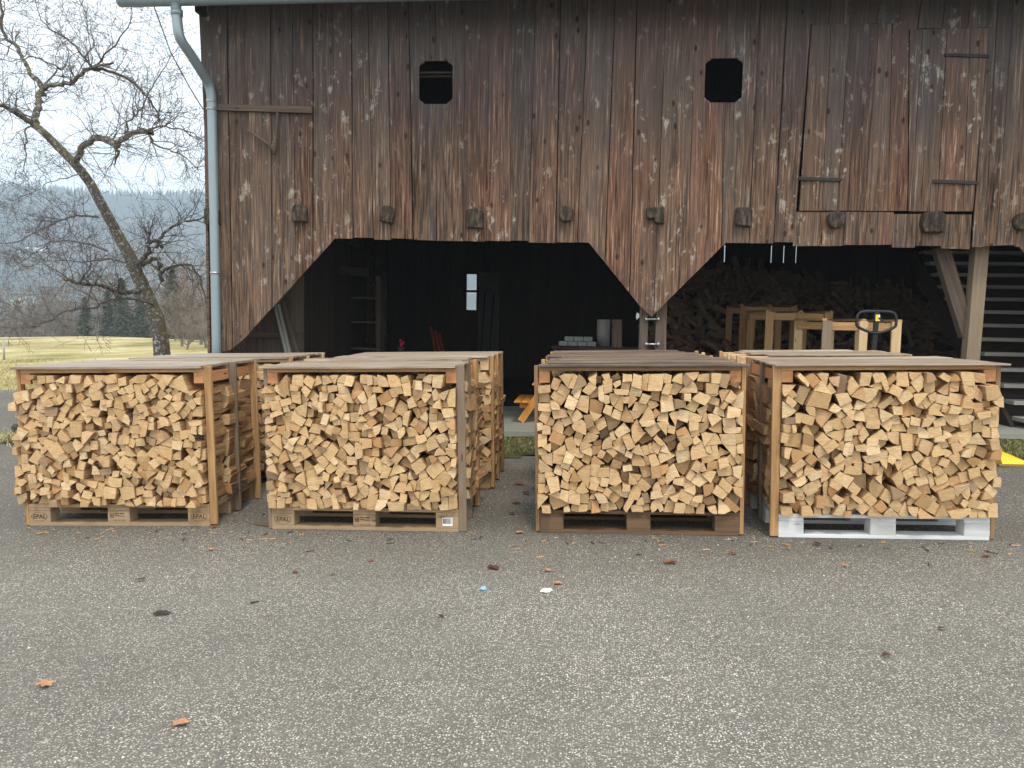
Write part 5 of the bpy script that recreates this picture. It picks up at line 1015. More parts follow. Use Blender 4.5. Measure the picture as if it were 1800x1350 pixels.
def lid(label, x, y, yaw, boards, mat=None, group='weathered cover boards lying on the crates'):
    root = empty('cover_boards', label, 'cover boards', (x, y, gz(x)), (0, -.028, yaw), group)
    for (x0, x1, ya_, yb, dz, th, rz_) in boards:
        cx, cy = (x0 + x1) / 2, (ya_ + yb) / 2; L = x1 - x0; hx = L / 2; c_, s_ = math.cos(rz_), math.sin(rz_)
        n = 6; V = []; F = []; wd = yb - ya_; sag = rng.uniform(-.004, .004)
        for i in range(n + 1):
            xx = -hx + L * i / n; zz = sag * (1 - (2 * i / n - 1) ** 2); e0, e1 = rng.uniform(-.003, .003), rng.uniform(-.003, .003)
            ox = rng.uniform(-.012, .012) if i in (0, n) else 0
            for (yy, z2) in ((-wd / 2 + e0, 0), (wd / 2 + e1, 0), (wd / 2 + e1, th), (-wd / 2 + e0, th)): V.append((xx + ox * (yy > 0), yy, zz + z2))
        for i in range(n):
            b = i * 4
            for k in range(4): F.append((b + k, b + (k + 1) % 4, b + 4 + (k + 1) % 4, b + 4 + k))
        F.append((3, 2, 1, 0)); F.append(tuple(n * 4 + k for k in range(4)))
        o = meshobj('board', V, [f[::-1] for f in F], mat or m_lid, root); o.location = (cx, cy, 1.0225 + dz); o.rotation_euler = (rng.uniform(-.004, .004), rng.uniform(-.002, .002), rz_); bevel(o, .0015)
    return root
def stack(label, x, y, yaw, pk, x0, xs, seed, partf=None, budget=300, front=True, group='split firewood stacked in the pallet crates'):
    root = empty('firewood_stack', label, 'firewood stack', (x, y, gz(x)), (0, -.028, yaw), group); rg = random.Random(seed)
    first = []; rest = []
    for layer in range(3):
        Q = PK[pk if layer == 0 else (pk + layer + seed) % 4]; W = 1.26
        for P in Q:
            if layer: 
                P = [(W - px, pz) for px, pz in P][::-1] if layer == 1 else P
                P = [(px * .985 - .62, pz + TH + .001) for px, pz in P]
            else: P = [(px * xs + x0, pz * .995 + TH + .001) for px, pz in P]
            cx = sum(p[0] for p in P) / len(P); cz = sum(p[1] for p in P) / len(P)
            if layer == 0: P = [(cx + (px - cx) * .962, cz + (pz - cz) * .962) for px, pz in P]
            hi_ = max(p[1] for p in P)
            if abs(cx) > .50 and hi_ > .925: continue
            if hi_ > .998: continue
            hi = layer == 0 or abs(cx) > .5
            if layer == 0: ya_ = -.045 + rg.gauss(0, .016) + (rg.uniform(.03, .09) if rg.random() < .11 else 0); yb = .27 + rg.uniform(-.01, .01)
            elif layer == 1: ya_, yb = .285 + rg.uniform(-.01, .01), .545 + rg.uniform(-.02, .02)
            else: ya_, yb = .56 + rg.uniform(-.01, .01), .835 + rg.gauss(0, .01)
            if layer: P = [(px + rg.gauss(0, .006) * 0 + (rg.uniform(-.01, .018) * (1 if cx > 0 else -1) if abs(cx) > .5 else 0), pz) for px, pz in P]
            g = log_geo(P, ya_, yb, rg, hi)
            vis = (partf(layer, cx, cz) if partf else (layer == 0))
            (first if vis else rest).append((g, layer))
    first.sort(key=lambda t: (t[1], -t[0][6])); parts = first[:budget]; rest = first[budget:] + rest
    for g, _ in parts: log_obj(g, root)
    log_stuff('inner_logs', [g for g, _ in rest], root); return root, parts
def front_marks(root, parts, n, rg):
    for g, _ in rg.sample(parts[:160], n):           # streaks of red marking spray left on a few log ends
        (cx, y0, cz), V = g[0], g[1]; m = (len(g[2]) - 2) // 3
        ring = V[:m]; a, b = ring[rg.randrange(m)], ring[rg.randrange(m)]
        if math.dist(a, b) < .02: continue
        A, B = Vector(a) * .92, Vector(b) * .75; d = (B - A); nrm = Vector((-d.z, 0, d.x)).normalized() * rg.uniform(.0018, .0036)
        pts = [A - nrm, A + nrm * .6, (A + B) / 2 + nrm * 1.4, B + nrm * .5, B - nrm * .3, (A + B) / 2 - nrm]
        meshobj('paint_mark', [(cx + p.x, y0 + min(p.y, p.y) - .0035, cz + p.z) for p in pts], [tuple(range(6))], m_red, root)
F_, S_ = (.048, .024), (.024, .048)
Y1 = 4.64
# left column
s1x = -2.985
crate('leftmost front crate, brown posts on a pallet stamped EPAL at both ends', s1x, Y1, .055, m_pallet, m_post, [(1, .012, *F_, m_post), (-1, .024, *S_, m_post), (1, .40, *F_, m_postgrey), (1, .776, *F_, m_post), (-1, .776, *S_, m_post)], marks=[(-.53, 0), (.53, 0)])
r1, p1 = stack('small pale split logs in the leftmost front crate', s1x, Y1, .055, 0, -.648, .98, 3, lambda l, cx, cz: l == 0 or cx > .5)
lid('grey flat cover on the leftmost front crate', s1x, Y1, .055, [(-.64, .60, -.035, .21, .001, .018, 0), (-.635, .605, .213, .46, .002, .018, 0), (-.63, .62, .463, .70, .001, .018, 0), (-.63, .64, .703, .86, .002, .018, 0)])
s1bx, s1by = -2.90, 5.85
crate('rear crate of the left row, seen in the gap between the two left front crates', s1bx, s1by, .01, m_pallet, m_fresh, [(1, .024, *S_, m_post), (1, .40, *S_, m_fresh), (1, .776, *S_, m_fresh), (-1, .024, *S_, m_post)], railm=m_fresh)
stack('split logs in the rear crate behind the gap at left', s1bx, s1by, .01, 2, -.62, .985, 8, lambda l, cx, cz: (l == 0 and cx > -.1) or cx > .5)
lid('brown cover boards on the rear crate at left, darkest edge', s1bx, s1by, .01, [(-.70, .61, -.03, .2, .001, .016, 0), (-.69, .62, .205, .42, .002, .016, 0), (-.68, .60, .425, .64, .001, .016, 0), (-.66, .62, .645, .84, .002, .016, 0)])
# second column
s2x = -1.352
crate('second front crate from the left, EPAL pallet with a barcode label at its right end', s2x, Y1 - .01, -.004, m_pallet, m_post, [(1, .012, *F_, m_postgrey), (-1, .024, *S_, m_postgrey), (1, .36, .03, .048, m_postgrey), (1, .70, .03, .055, m_post), (-1, .776, *S_, m_post)], marks=[(-.53, 0)], label_bar=True)
r2, p2 = stack('split logs in the second front crate from the left, some ends grey', s2x, Y1 - .01, -.004, 1, -.612, .975, 5, lambda l, cx, cz: l == 0 or cx > .5)
lid('light brown cover boards on the second front crate from the left', s2x, Y1 - .01, -.004, [(-.635, .60, -.04, .17, .001, .014, 0), (-.61, .62, .175, .38, .003, .014, .004), (-.60, .56, .385, .60, .001, .014, 0), (-.58, .58, .58, .79, .014, .014, -.01)])
s2bx, s2by = -1.31, 5.86
crate('rear crate of the second row from the left, with tall orange posts', s2bx, s2by, 0, m_pallet, m_fresh, [(1, .05, .03, .06, m_post), (1, .37, .03, .06, m_post), (1, .73, .03, .06, m_postbrown), (-1, .024, *S_, m_post), (-1, .776, *S_, m_post)], railm=m_fresh)
stack('split logs in the rear crate behind the second front crate', s2bx, s2by, 0, 3, -.63, .985, 9, lambda l, cx, cz: cx > .5 or (l == 0 and cx > .3))
lid('pale frosted cover boards on the rear crate of the second row', s2bx, s2by, 0, [(-.60, .60, -.03, .2, .001, .014, 0), (-.56, .62, .205, .43, .004, .014, 0), (-.60, .60, .44, .64, .001, .014, 0), (-.6, .62, .645, .84, .003, .014, 0)])
# third column
s3x = .350
crate('third front crate from the left, standing on a dark brown pallet', s3x, Y1 + .005, .0, m_palletdark, m_postbrown, [(1, .024, *S_, m_post), (-1, .024, *S_, m_postbrown), (1, .776, *S_, m_post), (-1, .776, *S_, m_post), (1, .40, *S_, m_post)], marks=None)
r3, p3 = stack('larger split logs in the third front crate, above the dark pallet', s3x, Y1 + .005, 0, 2, -.605, .968, 14, lambda l, cx, cz: l == 0)
lid('dark brown overlapping boards stepped on the third front crate', s3x, Y1 + .005, 0, [(-.60, .64, -.045, .06, .001, .014, 0), (-.55, .56, .04, .22, .016, .013, .01), (-.50, .54, .20, .37, .024, .014, .012), (-.55, .52, .375, .56, .012, .014, -.006), (-.48, .50, .57, .80, .02, .014, 0)], m_liddark)
s3bx, s3by = .355, 5.87
crate('rear crate hidden behind the third front crate', s3bx, s3by, 0, m_pallet, m_fresh, [(1, .024, *S_, m_post), (-1, .024, *S_, m_post), (1, .40, *S_, m_fresh), (1, .776, *S_, m_post), (-1, .776, *S_, m_post)])
stack('split logs in the rear crate behind the third front crate', s3bx, s3by, 0, 0, -.62, .97, 4, lambda l, cx, cz: cx > .52)
lid('brown boards with a thin slat on the rear crate behind the third', s3bx, s3by, 0, [(-.62, .5, -.03, .16, .001, .014, 0), (-.60, .55, .165, .36, .003, .014, 0), (-.58, .48, .365, .60, .001, .014, 0), (-.60, .45, .605, .84, .004, .016, .01)], m_liddark)
# fourth column
s4x = 1.775
crate('front crate at the far right, standing on a white painted pallet', s4x, Y1 - .005, .012, m_white, m_post, [(-1, .012, *F_, m_post), (1, .024, *S_, m_postbrown), (-1, .42, *S_, m_postgrey), (-1, .80, .03, .048, m_postbrown), (1, .776, *S_, m_post)])
r4, p4 = stack('large split logs in the front crate on the white pallet at right', s4x, Y1 - .005, .012, 3, -.60, .955, 22, lambda l, cx, cz: l == 0 or cx < -.52)
lid('wide streaked cover boards, shiny wet, on the front crate with white pallet', s4x, Y1 - .005, .012, [(-.645, .655, -.045, .17, .001, .010, 0), (-.63, .65, .172, .40, .002, .010, 0), (-.62, .655, .402, .62, .001, .010, 0), (-.60, .65, .622, .84, .002, .010, 0)])
s4bx, s4by = 1.78, 5.86
crate('rear crate of the right row, on a second white pallet', s4bx, s4by, 0, m_white, m_fresh, [(-1, .024, *S_, m_fresh), (-1, .40, *S_, m_fresh), (-1, .776, *S_, m_post), (1, .024, *S_, m_post), (1, .776, *S_, m_post)], railm=m_fresh)
stack('split logs in the rear crate of the right row', s4bx, s4by, 0, 1, -.62, .985, 6, lambda l, cx, cz: cx < -.5)
lid('thin grey cover boards on the rear crate of the right row', s4bx, s4by, 0, [(-.40, .60, -.03, .2, .001, .012, 0), (-.48, .55, .205, .43, .003, .012, 0), (-.52, .60, .435, .64, .001, .012, .02), (-.45, .42, .645, .84, .004, .012, 0)])
rm_ = random.Random(4)
front_marks(r1, p1, 3, rm_); front_marks(r2, p2, 2, rm_); front_marks(r3, p3, 2, rm_); front_marks(r4, p4, 3, rm_)

# ------------------------------------------------------------------ things inside and before the barn
for k, (xr_, yf, zt_, lab) in enumerate([(3.42, 8.85, 1.35, 'nearest empty wooden crate frame behind the pallet truck handle'), (3.13, 10.3, 1.46, 'middle empty wooden crate frame, half in the dark'), (3.13, 12.0, 1.57, 'rearmost empty wooden crate frame in the dark bay')]):
    t = empty('crate_frame', lab, 'crate frame', (xr_ - .39, yf, gz(3) + .07), (0, 0, 0), 'empty crate frames in the right bay'); H_ = zt_ - gz(3) - .07
    for xx in (-.37, .02, .37):
        for yy in (0, 1.15): beam('post', (xx, yy, 0), (xx, yy, H_), .10 if xx != .02 else .09, .03, (m_postgrey if (xx < 0 and yy == 0) else m_fresh) if k == 0 else m_post, t, up=(0, 1, 0))
    for yy in (.04, 1.11): beam('rail', (-.40, yy, H_ - .06), (.40, yy, H_ - .06), .03, .09, m_post, t)
    for xx in (-.40, .02, .40): beam('long_rail', (xx, -.01, H_ + .012), (xx, 1.17, H_ + .012), .05, .024, m_post, t)
    for xx in (-.36, .36): beam('foot_rail', (xx, .02, .06), (xx, 1.14, .06), .03, .09, m_postbrown, t)
# pallet truck
jx, jy = 2.50, 6.95; J = empty('pallet_truck', 'hand pallet truck with black loop handle behind the right crates', 'pallet truck', (jx, jy, gz(jx)), (0, 0, 0))
hd = [(-.165, 0, 1.26), (-.155, 0, 1.325), (-.115, 0, 1.352), (0, 0, 1.356), (.115, 0, 1.352), (.155, 0, 1.325), (.165, 0, 1.26), (.155, 0, 1.225), (.09, 0, 1.19), (0, 0, 1.168), (-.09, 0, 1.19), (-.155, 0, 1.225), (-.165, 0, 1.26)]
tube('handle_loop', smoothpath(hd, 3), .0125, m_black, J, 8)
beam('handle_shaft', (0, .0, 1.35), (0, .06, .35), .042, .03, m_black, J, up=(0, 1, 0), bv=.008)
beam('lever', (.01, -.02, 1.30), (.075, -.025, 1.255), .008, .014, m_black, J)
st_ = box('warning_sticker', (-.002, -.0175, 1.30), (.024, .002, .055), m_yellow, J); box('white_sticker', (.0155, -.0175, 1.30), (.012, .002, .055), m_labelw, J)
box('pump_block', (0, .10, .28), (.16, .16, .26), m_black, J, bv=.02); tube('pump_cylinder', [(0, .1, .3), (0, .1, .46)], .04, m_steel, J, 12)
box('chassis', (0, .24, .17), (.42, .12, .20), m_yellow, J, bv=.02)
for s in (-1, 1):
    box('fork', (s * .19, .86, .075), (.15, 1.12, .045), m_yellow, J, bv=.01); tube('wheel', [(s * .06 - .025, .10, .09), (s * .06 + .025, .10, .09)], .09, m_black, J, 16); tube('fork_roller', [(s * .19 - .035, 1.3, .04), (s * .19 + .035, 1.3, .04)], .04, m_steel, J, 12)
# yellow wedge on a thin board, right edge
P0 = [atY(1755, 835, 6.95), atY(1830, 838, 6.95)]
t = empty('yellow_wedge', 'flat yellow wedge on a thin board right of the white pallet crate', 'wedge', (P0[0].x, 6.95, gz(3.7)), (0, 0, 0))
beam('base_board', (0, .1, .012), (.40, .1, .012), .2, .022, m_postbrown, t)
V = [(.03, .01, .025), (.30, .01, .025), (.30, .01, .035), (.03, .06, .10), (.03, .19, .025), (.30, .19, .025), (.30, .19, .035), (.03, .19, .14)]
meshobj('wedge_body', V, BF[:0] + [(0, 1, 2, 3), (5, 4, 7, 6), (1, 5, 6, 2), (4, 0, 3, 7), (3, 2, 6, 7), (0, 4, 5, 1)], m_yellow, t)
# small picnic table
tx, ty = -.28, 9.15; T = empty('picnic_table', "orange wooden children's picnic table in the left bay", 'picnic table', (tx, ty, gz(tx) + .075), (0, 0, 0))
for yy in (.10, .72):
    for s in (-1, 1): beam('leg', (s * .48, yy, .0), (s * .20, yy, .44), .024, .085, m_table, T, up=(1, 0, 0))
    beam('seat_bearer', (-.50, yy + .03, .20), (.50, yy + .03, .20), .024, .07, m_table, T); beam('top_bearer', (-.28, yy - .03, .42), (.28, yy - .03, .42), .024, .06, m_table, T)
for s in (-1, 1): [beam('seat_board', (s * q, 0, .245), (s * q, .84, .245), .09, .022, m_table, T, bv=.006) for q in (.42, .515)]
for q in (-.30, -.2, -.1, 0, .1, .2, .30): beam('top_board', (q, -.02, .462), (q, .86, .462), .09, .02, m_table, T, bv=.006)
# leaning poles, left bay
for k, (u0, v0, u1, v1, r_, lab) in enumerate([(483, 535, 505, 625, .018, 'left pole of the three leaning in the left bay'), (490, 535, 511, 625, .016, 'middle pole of the three leaning poles'), (497, 530, 526, 628, .022, 'right darker pole of the three leaning poles')]):
    a, b = atY(u0, v0, WY + .90), atY(u1, v1, WY + .62); d = (b - a); b = a + d * ((a.z - gz(a.x) - .09) / (a.z - b.z))
    o = beam('leaning_pole', a, b, r_ * 2, r_ * 1.6, m_stair if k < 2 else m_innerlit, None, up=(0, 1, 0)); tag(o, lab, 'pole', 'poles leaning in the left bay')
# shelf with boxes and firewood odds, left bay
S = empty('shelf_unit', 'dark wooden shelf unit with clutter deep in the left bay', 'shelf', (atY(600, 560, 11.6).x, 11.6, gz(-3) + .05))
for xx in (-.62, .62): beam('upright', (xx, 0, 0), (xx, 0, 1.95), .06, .3, m_innerlit, S, up=(0, 1, 0))
for zz in (.45, .85, 1.25, 1.62): beam('shelf_board', (-.62, 0, zz), (.62, 0, zz), .32, .03, m_innerlit, S)
tag(box('wooden_box', (S.location.x - .2, 11.5, gz(-3) + .05 + .98), (.6, .24, .22), m_innerlit, None, bv=.006), 'dull wooden box on the shelf in the left bay', 'box')
for k in range(5):
    o = beam('stacked_slat', (S.location.x - .55, 11.44, gz(-3) + .50 + .02 + k * .034), (S.location.x + rng.uniform(.0, .2), 11.5, gz(-3) + .50 + .02 + k * .034), .1, .03, m_stair, None); tag(o, ['lowest grey slat of the pile on the lowest shelf', 'second grey slat from below in the shelf pile', 'middle grey slat of the five piled on the shelf', 'second grey slat from the top of the shelf pile', 'topmost grey slat of the pile on the lowest shelf'][k], 'slat', 'grey slats piled on the shelf')
cb = empty('red_cabinet', 'dark red wooden cabinet standing in the left bay', 'cabinet', (atY(585, 520, 12.4).x, 12.4, gz(-3) + .05))
box('carcass', (0, 0, .95), (.9, .4, 1.9), m_redtool, cb, bv=.01); box('cabinet_door', (-.22, -.215, .95), (.42, .025, 1.75), m_redtool, cb, bv=.005); box('cabinet_door', (.22, -.215, .95), (.42, .025, 1.75), m_redtool, cb, bv=.005)
for k, (u, v) in enumerate(((757, 600), (765, 606), (772, 610))):
    a = atY(u, v - 25, 11.9); b = atY(u + 7, v + 10, 11.6); d = b - a; b = a + d * ((a.z - gz(a.x) - .06) / (a.z - b.z)); o = beam('leaning_tool', a, b, .03, .03, m_redtool, None, up=(0, 1, 0)); tag(o, ['left', 'middle', 'right'][k] + ' one of three red painted tools leaning in the left bay', 'tool', 'red tools at the back of the left bay')
p = atY(705, 607, 11.0); fl_ = empty('pink_flower_pot', 'small pot with pink flowers behind the second crate row', 'flower pot', (p.x, 11.0, p.z - .12))
tube('pot', [(0, 0, 0), (0, 0, .10)], [.045, .06], m_stone, fl_, 10)
for k in range(6): blob('blossom', (rng.uniform(-.06, .06), rng.uniform(-.04, .04), .12 + rng.uniform(0, .07)), .022, m_pink, fl_, k, 1)
bt = empty('flower_bench', 'low dark bench carrying the pink flower pot', 'bench', (p.x, 11.0, gz(p.x) + .045)); hb = p.z - .12 - gz(p.x) - .045
beam('bench_top', (-.5, 0, hb - .02), (.5, 0, hb - .02), .3, .035, m_inner_shade, bt)
for xx in (-.45, .45): beam('bench_leg', (xx, 0, 0), (xx, 0, hb - .04), .05, .25, m_inner_shade, bt, up=(0, 1, 0))
# tools on the back wall beside the door
for k, u in enumerate((842, 853, 868)):
    a, b = atY(u, 505 + 6 * k, WY + D - .2), atY(u - 6, 600, WY + D - .5); b = a + (b - a) * ((a.z - gz(a.x) - .06) / (a.z - b.z)); o = beam('tool_handle', a, b, .03, .03, m_inner_shade, None, up=(0, 1, 0)); tag(o, ['left', 'middle', 'right'][k] + ' dark long handle of three leaning by the pale back door', 'tool handle', 'dark tool handles by the back door')
# bricks, pale drum, boards leaning near the middle post
bw = empty('work_bench', 'dark bench carrying the bricks beside the middle post', 'bench', (atY(1030, 600, 10.4).x, 10.4, gz(0) + .05)); bh = atY(1030, 609, 10.25).z - .05
beam('bench_top', (-.45, 0, bh - .02), (.75, 0, bh - .02), .5, .04, m_inner_shade, bw)
for xx in (-.4, .7): beam('bench_leg', (xx, 0, 0), (xx, 0, bh - .04), .06, .4, m_inner_shade, bw, up=(0, 1, 0))
for (c_, r_), bl in zip(((0, 0), (1, 0), (2, 0), (3, 0), (0.6, 1), (1.6, 1), (2.6, 1)), ('leftmost brick of the lower course', 'second brick from the left in the lower course', 'third brick from the left in the lower course', 'rightmost brick of the lower course', 'left brick of the upper course', 'middle brick of the upper course', 'right brick of the upper course')):
    x_ = bw.location.x - .30 + c_ * .125; o = box('brick', (x_, 10.30, .05 + bh + .033 + r_ * .064), (.118, .1, .06), m_brick, None, bv=.004); tag(o, 'grey green ' + bl + ' on the bench', 'brick', 'grey green bricks on the bench')
a = atY(1060, 608, 10.6); o = tube('pale_drum', [(a.x, 10.55, .05 + bh + .001), (a.x, 10.55, .05 + bh + .36)], [.088, .092], m_concrete, None, 18); tag(o, 'pale upright drum behind the bricks', 'drum')
a = atY(1085, 562, 10.2); o = beam('leaning_board', (a.x, 10.3, a.z), (a.x + .02, 10.0, .1), .13, .025, m_innerlit, None, up=(0, 1, 0)); tag(o, 'brown board leaning between the drum and the middle post', 'board')
for k, (u0, v0, u1, v1) in enumerate(((1100, 540, 1121, 567), (1097, 548, 1112, 570))):
    a, b = atY(u0, v0, 9.6), atY(u1, v1, 8.9); dv = (b - a); b2 = Vector((b.x, b.y, b.z)); o = beam('slanting_slat', a - dv * .3, b2, .04, .02, m_stair, barn, up=(0, 1, 0))
for k, u in enumerate((1168, 1172)):
    a = atY(u, 532, WY + .2); o = beam('orange_batten', (a.x, WY + .30, a.z), (a.x + .025, WY + .33, gz(a.x) + .08), .018, .022, m_orange, None, up=(0, 1, 0)); tag(o, ['left', 'right'][k] + ' thin orange batten of the pair leaning against the middle post', 'batten', 'two thin orange battens')
m_shadelog = timber('shaded_firewood', (.06, .04, .026), (.16, .105, .065), (.30, .21, .13), rough=.95)  # firewood colour darkened to carry the shade at the back of the bay
# heap of loose firewood at the back of the right bay
gs = []; rg = random.Random(12)
for k in range(1500):
    u = rg.random(); v = rg.random(); x_ = 1.2 + u * 5.0; yb_ = 12.6 + v * 3.6
    hgt = max(.15, 2.25 * min(1, (yb_ - 12.3) / 2.2) * (1 - .28 * abs(u - .25)))
    z_ = hgt * (rg.uniform(.82, 1.0) if rg.random() < .8 else rg.random())
    s_ = rg.uniform(.035, .06); P = [(s_ * math.cos(a + rg.uniform(-.3, .3)), s_ * math.sin(a + rg.uniform(-.3, .3))) for a in (0, 2.1, 4.2)] if rg.random() < .4 else [(s_ * math.cos(a + rg.uniform(-.2, .2)), s_ * math.sin(a + rg.uniform(-.2, .2))) for a in (0, 1.57, 3.14, 4.71)]
    g = log_geo(P, -.16, .16, rg, False); M_ = Euler((rg.gauss(0, .6), rg.gauss(0, .3), rg.uniform(0, 3.14))).to_matrix()
    V = [tuple(M_ @ Vector(q) + Vector((x_, yb_, z_ + .1))) for q in g[1]]; gs.append(((0, 0, 0), V, g[2], g[3], g[4], g[5], 0))
hp = log_stuff('firewood_heap', gs, None); hp.data.materials.clear(); [hp.data.materials.append(m_shadelog) for _ in range(3)]; tag(hp, 'loose heap of split firewood filling the back of the right bay', 'firewood heap')

# ------------------------------------------------------------------ litter on the asphalt
m_leafA = plain('orange_dry_leaf', (.42, .21, .11), .7, 0, .3, 60); m_leafB = plain('brown_dry_leaf', (.22, .085, .04), .75, 0, .3, 60); m_leafC = plain('maroon_wet_leaf', (.075, .025, .022), .4, 0, .3, 60)
def gnd(u, v):
    d = ray(u, v); t = -CAM_H / (d.z - .028 * d.x); return Vector((0, 0, CAM_H)) + d * t
def leaf(u, v, wpx, mat, lab, seed):
    p = gnd(u, v); s = wpx / 1352 * p.y; g = random.Random(seed); n = 12; V = [(0, 0, .006)]; F = []
    for k in range(n):
        a = 2 * math.pi * k / n; r = s / 2 * (1 + .28 * math.cos(5 * a + g.random()) * g.random() + g.uniform(-.1, .1)); r *= 1 if abs(math.cos(a)) > .5 else .62
        V.append((r * math.cos(a), r * math.sin(a) * .9, .003 + g.uniform(0, .16) * s + .10 * s * abs(math.sin(a))))
    for k in range(n): F.append((0, 1 + k, 1 + (k + 1) % n))
    o = meshobj('fallen_leaf', V, F, mat); o.location = (p.x, p.y, gz(p.x) + .004); o.rotation_euler = (0, 0, g.uniform(-.5, .5)); sm = o.modifiers.new('solid', 'SOLIDIFY'); sm.thickness = .0008
    return tag(o, lab, 'leaf', 'dry leaves on the asphalt')
for k, (u, v, wd, mt, lab) in enumerate([(79, 1207, 30, m_leafA, 'pale orange leaf lying nearest the lower left corner'), (316, 1275, 28, m_leafA, 'large orange leaf lowest in the foreground left of centre'), (518, 1008, 13, m_leafB, 'small rust leaf left of centre below the second crate'),
    (370, 968, 14, m_leafA, 'tan leaf just below the right post of the leftmost crate'), (867, 1001, 22, m_leafC, 'dark maroon leaf in the middle below the crate gap'), (962, 1005, 14, m_leafA, 'bright orange leaf below the dark pallet'), (979, 1028, 16, m_leafA, 'tan curled leaf beside the white scrap'),
    (1178, 990, 24, m_leafB, 'rust coloured leaf below the third crate'), (1287, 974, 14, m_leafB, 'rust leaf below the gap right of the dark pallet'), (1486, 997, 13, m_leafA, 'tan leaf below the white pallet'), (1557, 1154, 16, m_leafC, 'dark brown leaf alone at lower right'),
    (913, 938, 14, m_leafA, 'orange leaf left of the dark pallet'), (652, 988, 10, m_leafB, 'tiny brown leaf below the second crate'), (585, 1012, 9, m_leafB, 'tiny rust leaf left of the maroon one'), (248, 1021, 14, m_leafC, 'small dark leaf below the leftmost crate'),
    (1733, 980, 14, m_leafB, 'brown leaf at the right edge below the white pallet'), (1654, 1107, 12, m_leafC, 'small dark leaf low at right'), (775, 1086, 12, m_leafC, 'small dark leaf in the open centre left'), (1437, 958, 12, m_leafC, 'dark leaf touching the shade of the white pallet'),
    (912, 852, 16, m_leafB, 'brown leaf nearest the verge between the middle rows'), (925, 868, 12, m_leafC, 'dark leaf between the middle crate rows'), (907, 885, 18, m_leafB, 'rust leaf between the middle rows beside the dark pallet crate'), (900, 905, 12, m_leafC, 'small dark leaf closest in the gap between the middle rows'), (375, 928, 12, m_leafB, 'rust leaf at the foot of the leftmost crate corner post')]):
    leaf(u, v, wd, mt, lab, k)
def scrap(name, u, v, wpx, dpx, mat, lab, cat, seed):
    p = gnd(u, v); s = wpx / 1352 * p.y; g = random.Random(seed); n = 14; V = []; F = []
    for yy in (.0015, .012):
        for k in range(n):
            a = 2 * math.pi * k / n; r = s / 2 * (1 + g.uniform(-.3, .25)) * (1 if yy < .005 else .7); V.append((r * math.cos(a), r * math.sin(a) * dpx, yy + g.uniform(0, .006)))
    F = [tuple(range(n))[::-1], tuple(range(n, 2 * n))] + [(k, (k + 1) % n, (k + 1) % n + n, k + n) for k in range(n)]
    o = meshobj(name, V, F, mat); o.location = (p.x, p.y, gz(p.x) + .003); o.rotation_euler = (0, 0, .35); return tag(o, lab, cat)
scrap('dark_bark_scrap', 285, 1081, 30, .4, m_stone, 'black scrap of bark lying left in the foreground', 'bark scrap', 2)
scrap('blue_plastic_scrap', 850, 1038, 11, .6, m_blue, 'tiny light blue plastic scrap on the asphalt', 'plastic scrap', 3)
scrap('white_paper_scrap', 960, 1042, 24, .3, m_labelw, 'flattened white paper scrap near the tan leaf', 'paper scrap', 5)
p, q = gnd(440, 1062), gnd(456, 1059); o = tube('twig', [(p.x, p.y, p.z + .006), ((p.x + q.x) / 2, p.y + .01, p.z + .009), (q.x, q.y, q.z + .005)], [.005, .004, .002], m_stone, None, 5); tag(o, 'short dark twig lying alone left of centre', 'twig')
p, q = gnd(449, 924), gnd(500, 928); o = beam('loose_stick', (p.x, p.y, p.z + .012), (q.x, q.y + .01, q.z + .012), .02, .018, m_palletdark, None); tag(o, 'dark brown stick poking out by the left foot of the second crate', 'stick')
p = gnd(32, 762); o = blob('field_stone', (p.x, p.y, p.z + .05), .075, m_stone, None, 4, 2, (1, .8, 1)); tag(o, 'dark rounded stone beside the mossy patch at far left', 'stone')
# splinters and bark crumbs fallen from the stacks
V = []; F = []; MI = []; rg = random.Random(17)
for k in range(150):
    x_ = rg.uniform(-3.7, 2.6); y_ = 4.55 - abs(rg.gauss(0, .16)) if rg.random() < .7 else rg.uniform(4.7, 6.6)
    L_ = rg.uniform(.006, .030); W_ = rg.uniform(.002, .006); a = rg.uniform(0, 3.14); c_, s_ = math.cos(a), math.sin(a); z_ = gz(x_) + .004; b = len(V)
    for (p_, q_, h_) in ((-L_, -W_, 0), (L_, -W_ * .4, 0), (L_ * .8, W_, 0), (-L_, W_, 0), (-L_ * .9, -W_ * .6, .004), (L_ * .9, 0, .003), (L_ * .7, W_ * .8, .004), (-L_ * .9, W_ * .8, .005)): V.append((x_ + p_ * c_ - q_ * s_, y_ + p_ * s_ + q_ * c_, z_ + h_))
    F += [tuple(i + b for i in f) for f in BF]; MI += [0 if rg.random() < .6 else 1] * 6
o = meshobj('wood_splinters', V, F, [m_post, m_stone], mi=MI); o['kind'] = 'stuff'
# loose chips of grit scattered over the yard
V = []; F = []; rg = random.Random(3); m_grit = blade_mat('pale_grit', [(0, (.30, .28, .24)), (.5, (.55, .52, .46)), (1, (.74, .71, .64))]); 
for k in range(9000):
    y_ = 1.3 + rg.random() ** 1.25 * 5.9; x_ = rg.uniform(-.85, .75) * (y_ + .5) + (-.09 * y_); s_ = rg.uniform(.0016, .0045) * (1.5 if rg.random() < .1 else 1); b = len(V); z_ = gz(x_)
    for k2 in range(3):
        a = k2 * 2.1 + rg.random(); V.append((x_ + s_ * math.cos(a), y_ + s_ * math.sin(a), z_ - .001))
    V.append((x_ + rg.uniform(-.3, .3) * s_, y_, z_ + s_ * .9)); V.append((x_, y_ + s_ * .4, z_ + s_ * .6))
    F += [(b, b + 1, b + 3), (b + 1, b + 2, b + 4), (b + 2, b, b + 3), (b + 1, b + 4, b + 3), (b + 2, b + 3, b + 4)]
o = meshobj('loose_grit', V, F, m_grit); o['kind'] = 'stuff'
